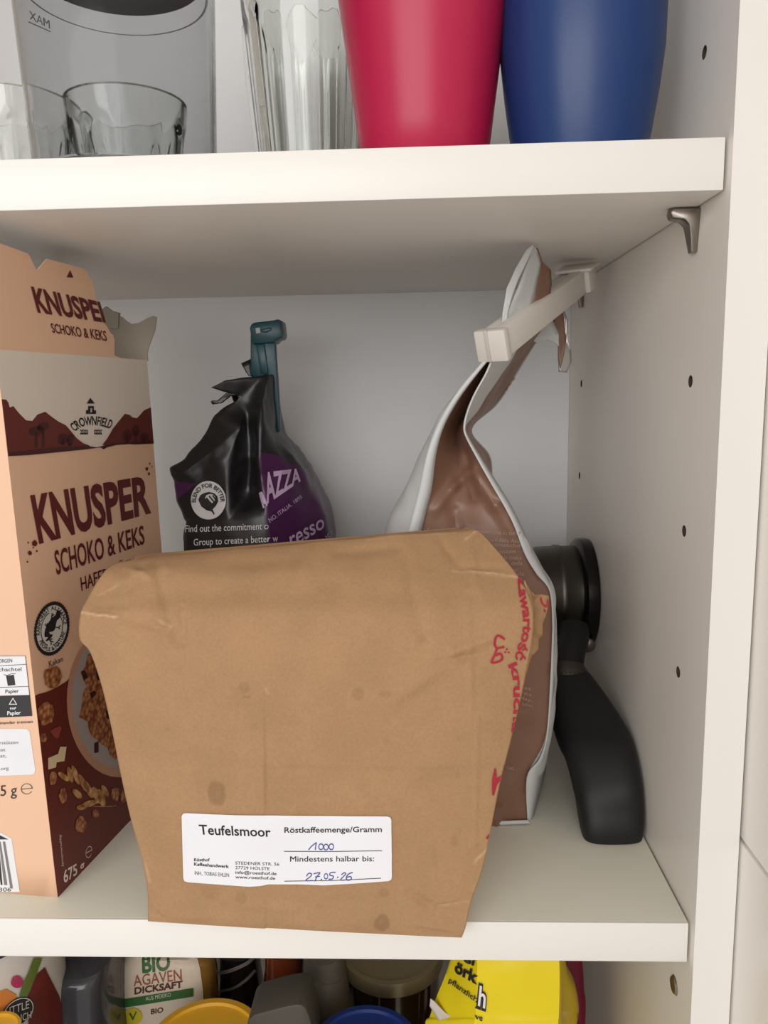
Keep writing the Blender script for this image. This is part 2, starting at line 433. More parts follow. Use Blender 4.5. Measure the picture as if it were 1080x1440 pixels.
def kraft_bag():
    NF, NS, NB, NT = 220, 12, 40, 250
    V, F, st = [], [], []; pl_ = []
    PALE = [(112,861,166,867,.8),(676,806,732,812,.8),(640,806,676,806,.4),(228,868,247,880,.5),(690,1190,668,1212,.6),(668,748,655,760,.6),(205,1215,211,1240,.4),(735,865,738,875,.4),(617,1272,660,1267,.3),(170,822,140,838,.3),(384,965,382,960,.4),(520,762,640,750,.25)]
    tot = 2*NS + NF + NB
    for k in range(NT + 1):
        t = k/NT*(len(KR)-1); r = crom(KR, t)
        Lp = at(r[0], r[1], r[4]); Rp = at(r[2], r[3], r[5])
        if k == 0: z0 = 0.0002; Lp.z = z0; Rp.z = z0
        Lp.z = max(Lp.z, 0.0002); Rp.z = max(Rp.z, 0.0002)
        up = Vector((0, 0.35, -0.94)) if t > 10.5 else Vector((0, -1, 0))
        w = min(max((t-9)/3, 0), 1)
        out = (Vector((0, -1, 0))*(1-w) + Vector((0, -0.75, 0.65))*w).normalized()
        for i in range(NF):
            u = i/(NF-1)
            px = r[0]+(r[2]-r[0])*u; py = r[1]+(r[3]-r[1])*u
            p = Lp.lerp(Rp, u)
            e = (1-abs(2*u-1)**5)
            d = r[6]*(1-(2*u-1)**4)
            mk = min(1, max(0, abs(px-403)-150)/12 + max(0, abs(py-1195)-54)/12)
            d += crease(px, py, CREASE)*e*mk
            q = Vector((p.x*1, p.z*1, 0.3))
            env = min(1, (t+0.2)/1.5)*min(1, u*18, (1-u)*18)
            d += (noise.noise(q*38)*.0011 + noise.noise(q*90+Vector((5,1,0)))*.0005*mk)*env
            if t > 8: d += noise.noise(q*55+Vector((1,7,2)))*.0010*min(1, (t-8)/3)*env
            if 3 > t: d += noise.noise(q*70+Vector((3,7,2)))*.0008*min(1, (3-t)/2)*env*min(t, 1)*mk
            if px > 379 and k < 90: d -= .0004*mk
            p = p + out*d
            if k == 0: p.z = 0.0002
            V.append(p)
            s = 0
            for sx, sy, rx, ry, a in STAINS:
                dd = math.hypot((px-sx)/rx, (py-sy)/ry)
                dd += .18*noise.noise(Vector((px*.11, py*.11, sx)))
                if dd < 1.15: s = max(s, a*min(1, (1.15-dd)/.3)*(0.75+.25*min(dd, 1)))
            st.append(s)
            pale = 0
            for w_ in PALE:
                dd, tt = seg_d(px, py+2.2*noise.noise(Vector((px*.09, 0, w_[0]))), w_)
                pale = max(pale, w_[4]*math.exp(-(dd/1.7)**2)*(.6+.4*noise.noise(Vector((px*.2, py*.2, 3)))))
            pl_.append((len(V)-1, pale))
        D_ = r[7]
        ws = 0.004+0.004*math.sin(PI*min(t/9, 1))
        for i in range(1, NS+1):                                    # right side, gusset dented inwards
            u = i/(NS+1); ins = ws*math.sin(PI*u) if D_ > .012 else 0
            p = Rp + Vector((-ins - 0.004*u, D_*u, 0)); p.z -= 0.0
            V.append(p + Vector((noise.noise(p*60)*.0012, 0, 0))*min(1, t)); st.append(0)
        Lb = Lp + Vector((0.004, D_, 0)); Rb = Rp + Vector((-0.004, D_, 0))
        for i in range(NB):
            u = i/(NB-1); p = Rb.lerp(Lb, u); p.y += .001*math.sin(PI*u) + noise.noise(p*40)*.001*min(1, t); V.append(p); st.append(0)
        for i in range(1, NS+1):
            u = i/(NS+1); ins = ws*math.sin(PI*u) if D_ > .012 else 0
            p = Lb + Vector((ins - 0.004*u, -D_*u, 0)); V.append(p + Vector((noise.noise(p*60)*.0012, 0, 0))*min(1, t)); st.append(0)
    for k in range(NT):
        for i in range(tot):
            j = (i+1) % tot; F.append((k*tot+i, k*tot+j, (k+1)*tot+j, (k+1)*tot+i))
    # base and closed top
    for k in (0, NT):
        c = len(V); vs = [V[k*tot+i] for i in range(tot)]
        m = Vector((0, 0, 0))
        for v in vs: m += v
        m /= tot
        if k == 0: m.z = 0.0002
        V.append(m); st.append(0)
        for i in range(tot):
            j = (i+1) % tot; F.append((c, k*tot+j, k*tot+i) if k == 0 else (c, k*tot+i, k*tot+j))
    o = put('paper_body', V, F, kraft, kb)
    a = o.data.attributes.new('stain', 'FLOAT', 'POINT'); a.data.foreach_set('value', st)
    pv = [0.0]*len(V)
    for q_, v_ in pl_: pv[q_] = v_
    a = o.data.attributes.new('pale', 'FLOAT', 'POINT'); a.data.foreach_set('value', pv)
    return o
kbody = kraft_bag()
# torn gusset ear on the right
def sheet(name, pts, parent, m, th=0.0006, wob=0.0015, cuts=4, seed=0, y=None):
    """crumpled sheet with outline pts (px,py,y)"""
    P = [at(*p) if y is None else at(p[0], p[1], y) for p in pts]
    bm = bmesh.new()
    vs = [bm.verts.new(p) for p in P]
    for t in tessellate_polygon([[Vector((p[0], -p[1], 0)) for p in pts]]): 
        try: bm.faces.new([vs[i] for i in t])
        except Exception: pass
    bmesh.ops.subdivide_edges(bm, edges=bm.edges, cuts=cuts, use_grid_fill=True); bmesh.ops.triangulate(bm, faces=bm.faces)
    for v in bm.verts:
        q = v.co*90 + Vector((seed, 0, 0))
        v.co += (v.co-CAM).normalized()*noise.noise(q)*wob + Vector((noise.noise(q*1.7+Vector((9,0,0))), 0, noise.noise(q*1.3+Vector((0,9,0)))))*wob*.15
    bmesh.ops.recalc_face_normals(bm, faces=bm.faces)
    s = sum((f.normal.dot(f.calc_center_median()-CAM) for f in bm.faces))
    if s > 0: bmesh.ops.reverse_faces(bm, faces=bm.faces)
    me = bpy.data.meshes.new(name); bm.to_mesh(me); bm.free(); me.materials.append(m)
    for p in me.polygons: p.use_smooth = True
    o = bpy.data.objects.new(name, me); COL.objects.link(o); link(o, parent)
    md = o.modifiers.new('s', 'SOLIDIFY'); md.thickness = th; md.offset = -1
    return o
ear = sheet('gusset_flap', [(722,806,.0150),(738,822,.0155),(752,836,.014),(762,836,.0125),(772,838,.0125),(771,853,.012),(767,868,.012),(763,876,.0125),(763,893,.013),
   (757,899,.014),(757,913,.014),(748,924,.014),(744,934,.014),(741,945,.014),(730,965,.013),(712,960,.013),(715,880,.014)], kb, kraft, seed=3)
poc = sheet('gusset_fold', [(738,816,.0085),(746,830,.010),(751,850,.011),(750,868,.010),(746,866,.0095),(742,840,.008)], kb, kraft, wob=.0004, seed=5)
kt = tree_of(kbody); kt2 = tree_of(kbody, ear)
ink_red = mat('red_print', (166, 38, 52), rough=.7, var=.08, scale=300)
k = Ink(kt2, .0004, 5)
k.path('Zawartość', [(728,812),(730,838),(735,866),(734,893),(727,912),(724,928)], 12.5, bold=.032)
k.path('krucha', [(714,935),(721,952),(722,975),(722,1000),(719,1030)], 12, bold=.032)
k.stroke([(709.6,899),(701,893.7),(696.6,897),(695.5,906),(699,911),(708.8,909)], 3.2); k.stroke([(699,911),(697,916),(695.5,921),(691,931),(699,930.5),(706,926),(703,919),(697,922)], 3.2)
for x, y in ((710,917),(715,917.5),(712.5,912.5)): k.ell(x, y, 1.6, 1.6, n=8)
k.poly([(695,1080),(697.5,1081),(698.2,1094),(706,1089),(709,1085),(708,1091),(698.5,1103),(694,1119),(691.5,1117),(691.5,1096)])
k.poly([(687,1172),(688,1175),(685,1180),(683,1178)])
k.stroke([(760,840),(763,849),(769,853),(770,845),(771,840)], 2.6); k.stroke([(765,857),(769,863)], 2.4); k.stroke([(748,921),(750,926),(747,928)], 2.2)
k.build('red_lettering', ink_red, kb, 'dark red lettering on the crumpled side gusset')
# sticker
paper = mat('sticker_paper', (240, 240, 244), rough=.45, var=.01, scale=20)
blackink = mat('black_ink', (34, 32, 34), rough=.6); blueink = mat('blue_pen_ink', (62, 68, 150), rough=.5)
s = Ink(kt, .0005, 6)
s.poly([(256,1147),(258,1143.5),(262,1142.6),(330,1145.4),(430,1146.4),(545,1147.5),(549,1149),(550.2,1153),(551,1232),(550,1236),(546,1238),(520,1240),(490,1242),(455,1244),(420,1242.6),(378,1242.6),(366,1245),(350,1246),(310,1243),(265,1239.6),(260,1238),(258.5,1234)])
lab = s.build('sticker', paper, kb, 'white paper sticker with printed and handwritten text')
lt = tree_of(lab)
t = Ink(lt, .00012, 9)
t.text('Teufelsmoor', (281,1173), (381,1176.5), (-1.6,-13.5), (-.8,-13), bold=.014)
t.text('Röstkaffeemenge/Gramm', (400,1170.8), (537,1169.8), (0,-7.6), bold=.012)
t.text('Mindestens halbar bis:', (408,1211.5), (526,1211), (0,-7.6), bold=.012)
t.text('Rösthof', (273,1211), (295,1211), (0,-4.2), bold=.02); t.text('Kaffeehandwerk', (273,1217), (322,1220.5), (0,-4.4), bold=.02)
t.text('INH., TOBIAS EHLEN', (274,1230), (322,1233), (0,-5.2), bold=-.004)
t.text('STEDENER STR. 56', (331,1215.5), (392.6,1217.2), (0,-4.2)); t.text('27729 HOLSTE', (331,1222), (379,1223.6), (0,-4.2))
t.text('info@roesthof.de', (331,1228.5), (389,1230.5), (0,-4.2), bold=.01); t.text('www.roesthof.de', (331,1235), (387,1237), (0,-4.2), bold=.01)
t.stroke([(399.5,1197),(470,1197.2),(537,1196.2)], .9, False); t.stroke([(400,1239),(470,1238),(536,1234.8)], .9, False)
t.build('printed_text', blackink, lab)
h = Ink(lt, .00018, 9)
h.stroke([(434,1195),(438,1190),(445,1184.5)], 1.3); h.stroke([(445,1184.5),(444,1190),(443.5,1195)], 1.3)
for cx, cy in ((451.5,1190.5),(458.5,1191),(466,1190.5)): h.ell(cx, cy, 3.8, 4.8, ring=.3, n=16)
h.stroke([(431,1232),(434,1228),(438,1228.5),(437,1232),(430,1238),(440,1238)], 1.3); h.stroke([(441,1228.5),(450,1227),(446,1232),(443,1239)], 1.3); h.stroke([(443,1233),(450,1232)], 1.2)
h.ell(452, 1236.5, 1, 1, n=8); h.ell(458.5, 1232, 3, 4.4, ring=.3, n=16); h.stroke([(472,1226.5),(465,1227),(464,1230.5),(469,1232),(467,1236),(462,1236)], 1.3); h.ell(475, 1233.5, 1, 1, n=8)
h.stroke([(480,1230),(484,1227),(486,1229),(479,1237),(487,1237)], 1.3); h.stroke([(496,1226.5),(490,1229),(487,1234),(489,1237.5),(494,1236),(493,1232.5),(488,1233.5)], 1.4)
h.build('handwriting', blueink, lab, 'blue ballpoint handwriting')

# ------------------------------------------------------------------ cereal box
peach = mat('peach_card', (238, 195, 163), rough=.42, var=.012, scale=12)
cream = mat('cream_print', (232, 220, 207), rough=.42, var=.02, scale=25)
maroon = mat('maroon_print', (104, 40, 32), rough=.42, var=.06, scale=30)
maroon_d = mat('dark_maroon_print', (72, 28, 26), rough=.42, var=.1, scale=60)
greycard = mat('grey_card', (134, 125, 112), rough=.85, var=.05, scale=70, bump=.2, bscale=500, bdist=.0003)
cb = root('cereal_box', 'open peach and maroon cereal box with torn top flaps at the left', 'box', (-0.31, 0.07, 0.0))
c0 = Vector((-0.2761, 0.0142, 0.0)); d1 = Vector((0.16, 1, 0)).normalized(); d2 = Vector((-1, 0.11, 0)).normalized()
LW, LN = .121, .078; HB = .2415
c1 = c0 + Vector((-0.0012, -0.0055, HB))
def quadgrid(f, nu, nv):
    V = [f(i/nu, j/nv) for j in range(nv+1) for i in range(nu+1)]
    F = [(j*(nu+1)+i, j*(nu+1)+i+1, (j+1)*(nu+1)+i+1, (j+1)*(nu+1)+i) for j in range(nv) for i in range(nu)]
    return V, F
def bxy(u, v, k):       # u along face k, v height 0..1
    base = c0.lerp(c1, v)
    top = 1 - .0
    a = base; b = a + d1*(LW*(1-.0*v)); c = b + d2*LN; d = a + d2*LN
    n1 = Vector((d1.y, -d1.x, 0)); bow = .0*math.sin(PI*u)*math.sin(PI*v)
    if k == 0: return a.lerp(b, u) + n1*bow
    if k == 1: return b.lerp(c, u)
    if k == 2: return c.lerp(d, u)
    return d.lerp(a, u)
V, F = [], []
for kk in range(4):
    v, f = quadgrid(lambda u, w: bxy(u, w, kk), 10, 14); b = len(V); V += v; F += [tuple(i+b for i in q) for q in f]
b = len(V); V += [bxy(0,0,0), bxy(1,0,0), bxy(1,0,1), bxy(0,0,3)]; F.append((b+3, b+2, b+1, b))
cbody = put('carton', V, F, [peach, greycard], cb, bevel=0, sharp=.6)
bm = bmesh.new(); bm.from_mesh(cbody.data); bmesh.ops.remove_doubles(bm, verts=bm.verts, dist=1e-5); bmesh.ops.recalc_face_normals(bm, faces=bm.faces)
ctr = Vector((-.31, .07, .1)); sgn = sum(f.normal.dot(f.calc_center_median()-ctr) for f in bm.faces)
if sgn < 0: bmesh.ops.reverse_faces(bm, faces=bm.faces)
bm.to_mesh(cbody.data); bm.free(); cbody.data.set_sharp_from_angle(angle=.6)
md = cbody.modifiers.new('card', 'SOLIDIFY'); md.thickness = .0005; md.offset = -1; md.material_offset = 1
n1 = d1.cross(c1-c0).normalized(); n1 = n1 if n1.x > 0 else -n1
n2 = d2.cross(c1-c0).normalized(); n2 = n2 if n2.y < 0 else -n2
e1 = n1.cross(c1-c0).normalized(); e1 = e1 if e1.dot(d1) > 0 else -e1
def on_panel(px, py, push=0.0, lean=0.0):      # point of the wide panel's plane extended upwards
    d = ray(px, py); t = ((c1 - CAM).dot(n1) ) / d.dot(n1)
    p = CAM + d*t; p = p - n1*max(0, (p.z-HB))*lean
    return p + n1*push
def card_piece(name, pts, m1, m2, lean=0.0, parent=cb, th=.0005, fn=None, cuts=3, bend=0):
    P = [(fn or on_panel)(x, y) for x, y in pts]
    bm = bmesh.new(); vs = [bm.verts.new(p) for p in P]
    for t_ in tessellate_polygon([[Vector((x, -y, 0)) for x, y in pts]]):
        try: bm.faces.new([vs[i] for i in t_])
        except Exception: pass
    bmesh.ops.recalc_face_normals(bm, faces=bm.faces)
    if sum(f.normal.dot(f.calc_center_median()-CAM) for f in bm.faces) > 0: bmesh.ops.reverse_faces(bm, faces=bm.faces)
    me = bpy.data.meshes.new(name); bm.to_mesh(me); bm.free(); me.materials.append(m1); me.materials.append(m2)
    o = bpy.data.objects.new(name, me); COL.objects.link(o); link(o, parent)
    md = o.modifiers.new('card', 'SOLIDIFY'); md.thickness = th; md.offset = -1; md.material_offset = 1
    return o
flapf = card_piece('top_flap', [(-70,486),(0,491.5),(60,496),(120,500),(166,504),(170,503),(161,500),(161,478),(159,471),(155,468),(152,461),(147,455),(144,446),(140,441),(138,428),(135,421),(132,401),(120,378.5),
   (66,364),(52,381),(40,357),(0,342),(-70,325)], peach, greycard)
# far narrow-side flap and back flap: grey inside of the card, torn
pb = bxy(1, 1, 0); pc = bxy(1, 1, 1)
def on_far(px, py):
    n = d1; d = ray(px, py); t_ = (pb-CAM).dot(n)/d.dot(n); return CAM + d*t_
card_piece('top_flap', [(208,508),(207,497),(209,488),(218,464),(220.5,446),(216,444),(208,447),(195,454),(185,455.5),(179,452),(172,446),(168,444),(169,440),(158,437),(150,431),(143,435),(138,430),(134,420),(100,410),(80,400),(60,470),(60,500)],
   greycard, greycard, fn=on_far)
card_piece('torn_strip', [(167,462),(168,441),(158,437),(150,431),(143,436),(138,431),(136,460),(150,462)], greycard, greycard, fn=lambda x, y: on_far(x, y) - d1*.0008)
# ---- print on the wide panel
ZUP = Vector((0, 0, 1))
ct = (c0, n1, [(c0, -e1), (c0+d1*LW, e1), (c0, -ZUP), (Vector((0, 0, HB)), ZUP)]); ct2 = ct
cfl = (c0, n1, [])
cn_ = (c0, n2, [(c0, e1.cross(ZUP).cross(ZUP) if False else -d2), (c0+d2*LN, d2), (c0, -ZUP), (Vector((0, 0, HB)), ZUP)])
ex = n2.cross(c1-c0).normalized(); ex = ex if ex.dot(d2) < 0 else -ex
cn_ = (c0, n2, [(c0, ex), (c0+d2*LN, -ex), (c0, -ZUP)])
i = Ink(ct, .00012, 25)
i.poly([(-8,490),(60,490),(130,495),(225,498),(228,624),(190,624),(160,626),(120,632),(80,636),(40,640),(8,641)]); i.build('cream_panel', cream, cb)
i = Ink(ct, .00024, 25)
i.poly([(-10,560),(8,562),(11,566),(13,573),(18,571),(26,581),(36,591),(45,592),(52,583),(63,579),(72,586),(82,593),(92,598),(99,606),(107,616),(116,623),(126,627),(126,631),(100,633),(60,637),(30,640),(-6,643)])
i.build('mountain_picture', maroon, cb); i = Ink(ct, .00024, 25)
i.poly([(143,626),(150,617),(158,603),(165,594),(175,582),(181,583),(186,587),(192,588),(196,584),(202,577),(213,572),(230,566),(230,622),(190,624),(160,626)])
i.build('mountain_picture', maroon, cb); i = Ink(ct, .00024, 25)
i.poly([(40,982),(54,976),(62,974),(70,971),(80,966),(93,958),(101,950),(110,930),(118,912),(245,905),(245,1125),(180,1180),(83,1285),(50,1230)])
mb = i.build('maroon_picture', maroon, cb)
i = Ink(ct, .00032, 25)     # tree silhouettes and torn lower edge
for cx, cy, w_, h_ in ((50,606,13,9),(60,600,10,8),(88,617,9,9),(98,618,6,10),(178,612,8,9),(190,606,6,10),(202,615,7,8)):
    i.poly([(cx+w_*math.cos(a)*(.75+.25*random.random()), cy+h_*math.sin(a)*(.7+.3*random.random())-.15*w_*math.cos(a)) for a in [2*PI*q/14 for q in range(14)]])
    i.poly([(cx-1.5, cy), (cx+1.5, cy), (cx+2, 631-(cx-8)*.05), (cx-2, 632-(cx-8)*.05)])
i.poly([(0,642),(0,637),(40,633),(80,629),(120,627),(135,629),(160,623),(230,618),(230,623),(190,625),(170,624),(150,629),(145,632),(141,629),(120,632),(80,636),(40,640)])
i.build('tree_silhouettes', maroon_d, cb)
i = Ink(ct, .0003, 12); i.poly([(99+0,596),(103,607),(110,617),(118,623),(127,627),(136,626),(143,621),(150,612),(156,602),(158,592),(150,585),(128,582),(108,586)])
disc = i.build('badge', cream, cb)
i = Ink(ct, .00042, 12)
i.path('CROWNFIELD', [(104,607),(114,600),(128,597.5),(142,599),(154.5,603)], 12, bold=.024)
i.poly([(126,559.5),(121,567.5),(132.5,567.5)]); i.poly([(123,571),(131,571),(131,577),(134,577),(134,582),(120,582),(120,577),(123,577)], [[(126,574),(128.5,574),(128.5,580),(126,580)]])
for q in range(5):
    for sx in (-1, 1):
        i.poly([(127+sx*(5+q*2.2), 604.5), (127+sx*(6.8+q*2.2), 603.8), (127+sx*(5.6+q*2.2), 607), (127+sx*(4+q*2.2), 607)])
        i.poly([(127+sx*(4+q*2.2), 608), (127+sx*(5.8+q*2.2), 608), (127+sx*(6.8+q*2.2), 611), (127+sx*(5+q*2.2), 611)])
i.build('brand_print', blackink, cb)
marn = mat('maroon_ink', (98, 30, 30), rough=.45, var=.04)
i = Ink(ct2, .0003, 14)
i.text('KNUSPER', (54,762), (212,719), (-12,-63), (-3,-49), bold=.034)
i.text('SCHOKO & KEKS', (79,808), (203,764), (-4,-33), (-2,-25), bold=.014)
i.text('HAFER-MÜSLI', (114,831), (190,799), (-2,-19), (-1,-15), bold=.01)
i.build('brand_lettering', marn, cb); i = Ink(cfl, .0003, 14)
i.text('KNUSPEI', (52,438), (148,452.5), (-9,-34), (-8,-27), bold=.034)
i.build('brand_lettering', marn, cb); i = Ink(cfl, .0003, 14)
i.text('SCHOKO & KEKS', (73,467.5), (150,479.5), (-3,-13), (-2,-14), bold=.012); i.build('brand_lettering', marn, cb); i = Ink(cfl, .0003, 14)
i.poly([(93,390),(102.5,390.5),(98,380)]); i.build('arrow_print', marn, cb); i = Ink(ct, .0003, 14)
for x, y, r_ in ((48,764,4),(41,778,3),(38,790,1.5),(51,775,1.5),(39,763,1.3),(46,770,1.2),(206,659,2.4),(210,652,1.3),(213,656,1),(209,666,2),(47,439,2),(44,444,1.3),(49,443,1.5),(46,450,1)):
    i.poly([(x+r_*math.cos(a)*(.6+.5*random.random()), y+1.2*r_*math.sin(a)*(.6+.5*random.random())) for a in [2*PI*q/7 for q in range(7)]])
i.build('brand_lettering', marn, cb)
i = Ink(ct, .0003, 12); i.text('Kakao', (68.5,938), (88,929.5), (-1,-8), (-1,-7)); 
i.ell(72, 884, 24.5, 37, sh=-.26, n=96, ring=.12, jag=.035)
i.ell(72, 884, 15.5, 24.5, sh=-.26, n=50, ring=.06, a0=.5, a1=1.45); i.ell(72, 884, 15.5, 24.5, sh=-.26, n=50, ring=.06, a0=1.95, a1=4.45); i.ell(72, 884, 15.5, 24.5, sh=-.26, n=50, ring=.06, a0=-1.1, a1=.45)
def arc(cx, cy, rx, ry, sh, a0, a1, n): return [(cx+rx*math.cos(a0+(a1-a0)*q/n), cy+ry*math.sin(a0+(a1-a0)*q/n)+sh*rx*math.cos(a0+(a1-a0)*q/n)) for q in range(n+1)]
i.path('RAINFOREST ALLIANCE', arc(72, 884, 16.6, 26, -.26, -PI*1.06, PI*.0-.05, 18), 5.2, bold=.02)
def rev_path(ink, t_, pts, hgt): ink.path(t_, pts, hgt, bold=.02)
rev_path(i, 'PEOPLE & NATURE', arc(72, 884, 20.2, 31, -.26, PI*.86, PI*.1, 14), 5.2)
i.poly([(83,858),(85,862),(84,868),(79,873),(77.5,880),(76,886),(73,888),(68,889),(70,892),(73.5,892),(72,896),(69,899),(65,902),(63,901),(67,896),(62,896),(61.5,891),(63,884),(67,876),(72,869),(77,865),(79,859)])
for st_ in ([(71,872),(72,867),(72.5,862)],[(72.5,866),(75.5,864)],[(77,882),(82,882),(84,879)],[(81,882),(83.5,885)],[(64.5,881),(62.5,877)],[(65,881),(66,876)],[(68,899),(71,903),(71,907)],[(70,901),(74.5,903)],[(69,900),(73,898)]): i.stroke(st_, 1.5)
i.build('seal_print', blackink, cb)
i = Ink(ct, .0002, 12); i.ell(72, 884, 22, 33.5, sh=-.26); i.build('seal', mat('seal_white', (222,220,214), rough=.45), cb)
# bowl picture
bowlrim = mat('bowl_rim_print', (196, 150, 122), rough=.45, var=.05); milk = mat('milk_print', (176, 166, 162), rough=.45, var=.04, scale=30)
def crumb_mat(name, a, b_, sc):
    m = bpy.data.materials.new(name); m.use_nodes = True; N = m.node_tree.nodes; L = m.node_tree.links; b = N['Principled BSDF']; b.inputs['Roughness'].default_value = .45
    v = N.new('ShaderNodeTexVoronoi'); v.inputs['Scale'].default_value = sc; tc = N.new('ShaderNodeTexCoord'); L.new(tc.outputs['Object'], v.inputs['Vector'])
    r = N.new('ShaderNodeValToRGB'); r.color_ramp.elements[0].color = lin(a)+(1,); r.color_ramp.elements[1].color = lin(b_)+(1,); r.color_ramp.elements[0].position = .1; r.color_ramp.elements[1].position = .75
    L.new(v.outputs['Distance'], r.inputs[0]); L.new(r.outputs[0], b.inputs['Base Color']); return m
crumb = crumb_mat('cluster_print', (206, 148, 98), (128, 66, 40), 420); crumb2 = crumb_mat('grain_print', (228, 184, 124), (164, 108, 60), 260)
i = Ink(ct, .00036, 20); i.ell(166, 985, 73, 108, sh=.0); i.build('bowl_print', bowlrim, cb)
i = Ink(ct, .00042, 20); i.ell(167, 982, 67, 99, sh=.0); i.build('milk_picture', milk, cb)
def blob(x, y, rx, ry, n=18, j=.28, rot=0):
    o_ = []
    for q in range(n):
        a = 2*PI*q/n; r_ = 1-j*random.random(); u, v = rx*math.cos(a)*r_, ry*math.sin(a)*r_
        o_.append((x+u*math.cos(rot)-v*math.sin(rot), y+u*math.sin(rot)+v*math.cos(rot)))
    return o_
i = Ink(ct, .00054, 20)
i.poly([(122,920),(140,915),(160,920),(168,1062),(160,1068),(153,1062),(150,1052),(141,1046),(135,1040),(127,1035),(123,1025),(122,1015),(109,1008),(113,997),(114,985),(116,972),(121,965),(115,955),(112,945),(118,938)])
i.poly(blob(73,952,14,17,20,.22)); i.poly(blob(63,1004,12,19,18,.25)); i.poly(blob(59,1037,6,7)); i.poly(blob(73,1094,6,12)); i.poly(blob(87,1119,6,13)); i.poly(blob(112,1160,9,13)); i.poly(blob(133,1144,5,7)); i.poly(blob(161,1116,7,11)); i.poly(blob(172,1120,5,10))
i.build('muesli_picture', crumb, cb)
i = Ink(ct, .0006, 20)
for x, y, rx, ry, ro in ((88,1092,4,10,-.9),(97,1089,4,12,-.25),(105,1090,4,15,-.35),(116,1102,4.5,15,-.5),(123,1110,4.5,14,-.45),(134,1118,5,13,-.4),(141,1122,5,14,-.3),(107,1116,4.5,9,-.8),(124,1130,4.5,13,1.3),(113,1135,4,7,1.4),(146,1112,4,9,-.5)): i.poly(blob(x, y, rx, ry, 12, .05, ro))
i.stroke([(130,1134),(146,1134),(162,1133)], 1)
i.build('oat_ear_picture', crumb2, cb)
i = Ink(ct, .0006, 20); i.poly([(66,1066),(80,1060),(83,1050),(92,1050),(89,1070),(78,1072),(77,1079),(66,1082)]); i.build('white_chocolate_print', mat('cream_chip_print', (232,212,172), rough=.45, var=.05), cb)
i = Ink(ct, .0006, 20); i.poly([(69,1028),(75,1024),(83,1021),(85,1025),(80,1038),(75,1037)]); i.build('berry_print', mat('berry_print_ink', (150,66,66), rough=.45), cb)
i = Ink(ct, .00062, 20)
for pts in ([(112,945),(118,942),(122,952),(117,957)],[(124,975),(131,971),(134,975),(128,983)],[(133,945),(140,940),(141,955),(136,957)],[(131,1045),(137,1042),(137,1058),(131,1059)],[(144,965),(150,962),(151,972)],[(147,1000),(153,998),(154,1012),(149,1010)]): i.poly(pts)
i.build('chocolate_print', mat('choc_ink', (62,28,22), rough=.45), cb)
i = Ink(ct, .0004, 14); i.text('675 g', (89,1242), (118,1221.5), (-1.4,-17), (-1,-13), bold=.02); i.path('Serviervorschlag', [(88.5,1218),(86.5,1195),(84.5,1174)], 3)
i.ell(124,1198,4.6,8,sh=-.5,ring=.12,a0=.6,a1=2*PI); i.stroke([(120,1199.5),(128.5,1195)], 1, False)
i.build('weight_print', mat('white_ink', (232,222,212), rough=.45), cb)
# ---- print on the narrow face
i = Ink(cn_, .00015, 14)
i.poly([(-20,922.5),(36,922),(42,977),(-20,978)]); i.build('white_field', mat('white_print', (236,236,240), rough=.45), cb); i = Ink(cn_, .00015, 14); i.poly([(-20,1025),(34,1024.6),(39,1025.5),(42,1029),(50,1083),(48,1088),(45,1089),(-20,1091.5)]); i.build('white_field', mat('white_print', (236,236,240), rough=.45), cb); i = Ink(cn_, .00015, 14); i.poly([(-20,1155),(0,1170),(16.5,1179),(28,1254),(-20,1254)])
i.build('white_field', mat('white_print', (236,236,240), rough=.45), cb)
ink_g = mat('dark_grey_ink', (56,54,56), rough=.5)
i = Ink(cn_, .00028, 14)
i.poly([(-20,979),(41.8,977),(45.4,1006.6),(-20,1009.5)])
i.stroke([(-20,922.5),(36,922),(42,977),(45.4,1006.6)], .7, False); i.stroke([(-20,937),(37.5,934)], .7, False); i.stroke([(-20,967),(41,965)], .7, False)
i.text('SORGEN', (-4,932), (17.5,931), (0,-5)); i.text('schachtel', (-5,944), (30.5,943.4), (0,-5.5)); i.text('Papier', (8,974.6), (27,973.6), (0,-5), bold=.01)
i.poly([(9,950),(20,948.5),(22,963),(11.5,964)]); i.stroke([(6,948.3),(10,949.5),(17,947),(22.5,947)], .8, False)
i.build('recycling_print', ink_g, cb); i = Ink(cn_, .00028, 14)
i.text('einander trennen', (-3,1018.4), (46.5,1016.4), (0,-4.2), bold=.005)
for bar in ([(-20,1160),(0,1174),(12,1180),(-20,1180)],[(0,1200),(3.9,1244),(1.6,1244),(-2,1222)]): i.poly(bar)
i.text('306', (-1,1253.4), (16,1253), (0,-5.5))
i.build('barcode_print', ink_g, cb); i = Ink(cn_, .00028, 14)
i.text('75 g', (-9,1119.8), (24,1117.5), (0,-15)); i.ell(38,1109,8.2,7.6,ring=.1,a0=.5,a1=2*PI); i.stroke([(30.5,1109.5),(45.5,1108)], .9, False)
i.build('dark_print', ink_g, cb)
i = Ink(cn_, .0003, 14)
i.poly([(4.3,1183),(7.6,1183),(18.6,1249),(15,1249)]); i.poly([(-1,1183),(1.3,1183),(10.8,1244),(6.3,1244)])
i.text('erstützen', (-4,1046.6), (26,1045.6), (0,-4.6)); i.text('est', (-2,1056.4), (8,1056), (0,-4.6)); i.text('hat,', (-4,1065), (9.5,1064.6), (0,-4.6)); i.text('s.org', (-3,1083), (12.5,1082), (0,-4.6))
i.build('grey_print', mat('mid_grey_ink', (130,126,126), rough=.5), cb)
i = Ink(cn_, .0004, 14); i.ell(19,987,6.8,6.5,ring=.28,n=3,a0=-PI/2,a1=PI*1.5); i.text('PAP', (15,997.6), (23.5,997), (0,-3.2), bold=.02); i.text('Papier', (11,1005), (30,1004), (0,-5.2), bold=.02)
i.build('white_lettering', mat('white_ink2', (236,236,236), rough=.5), cb)
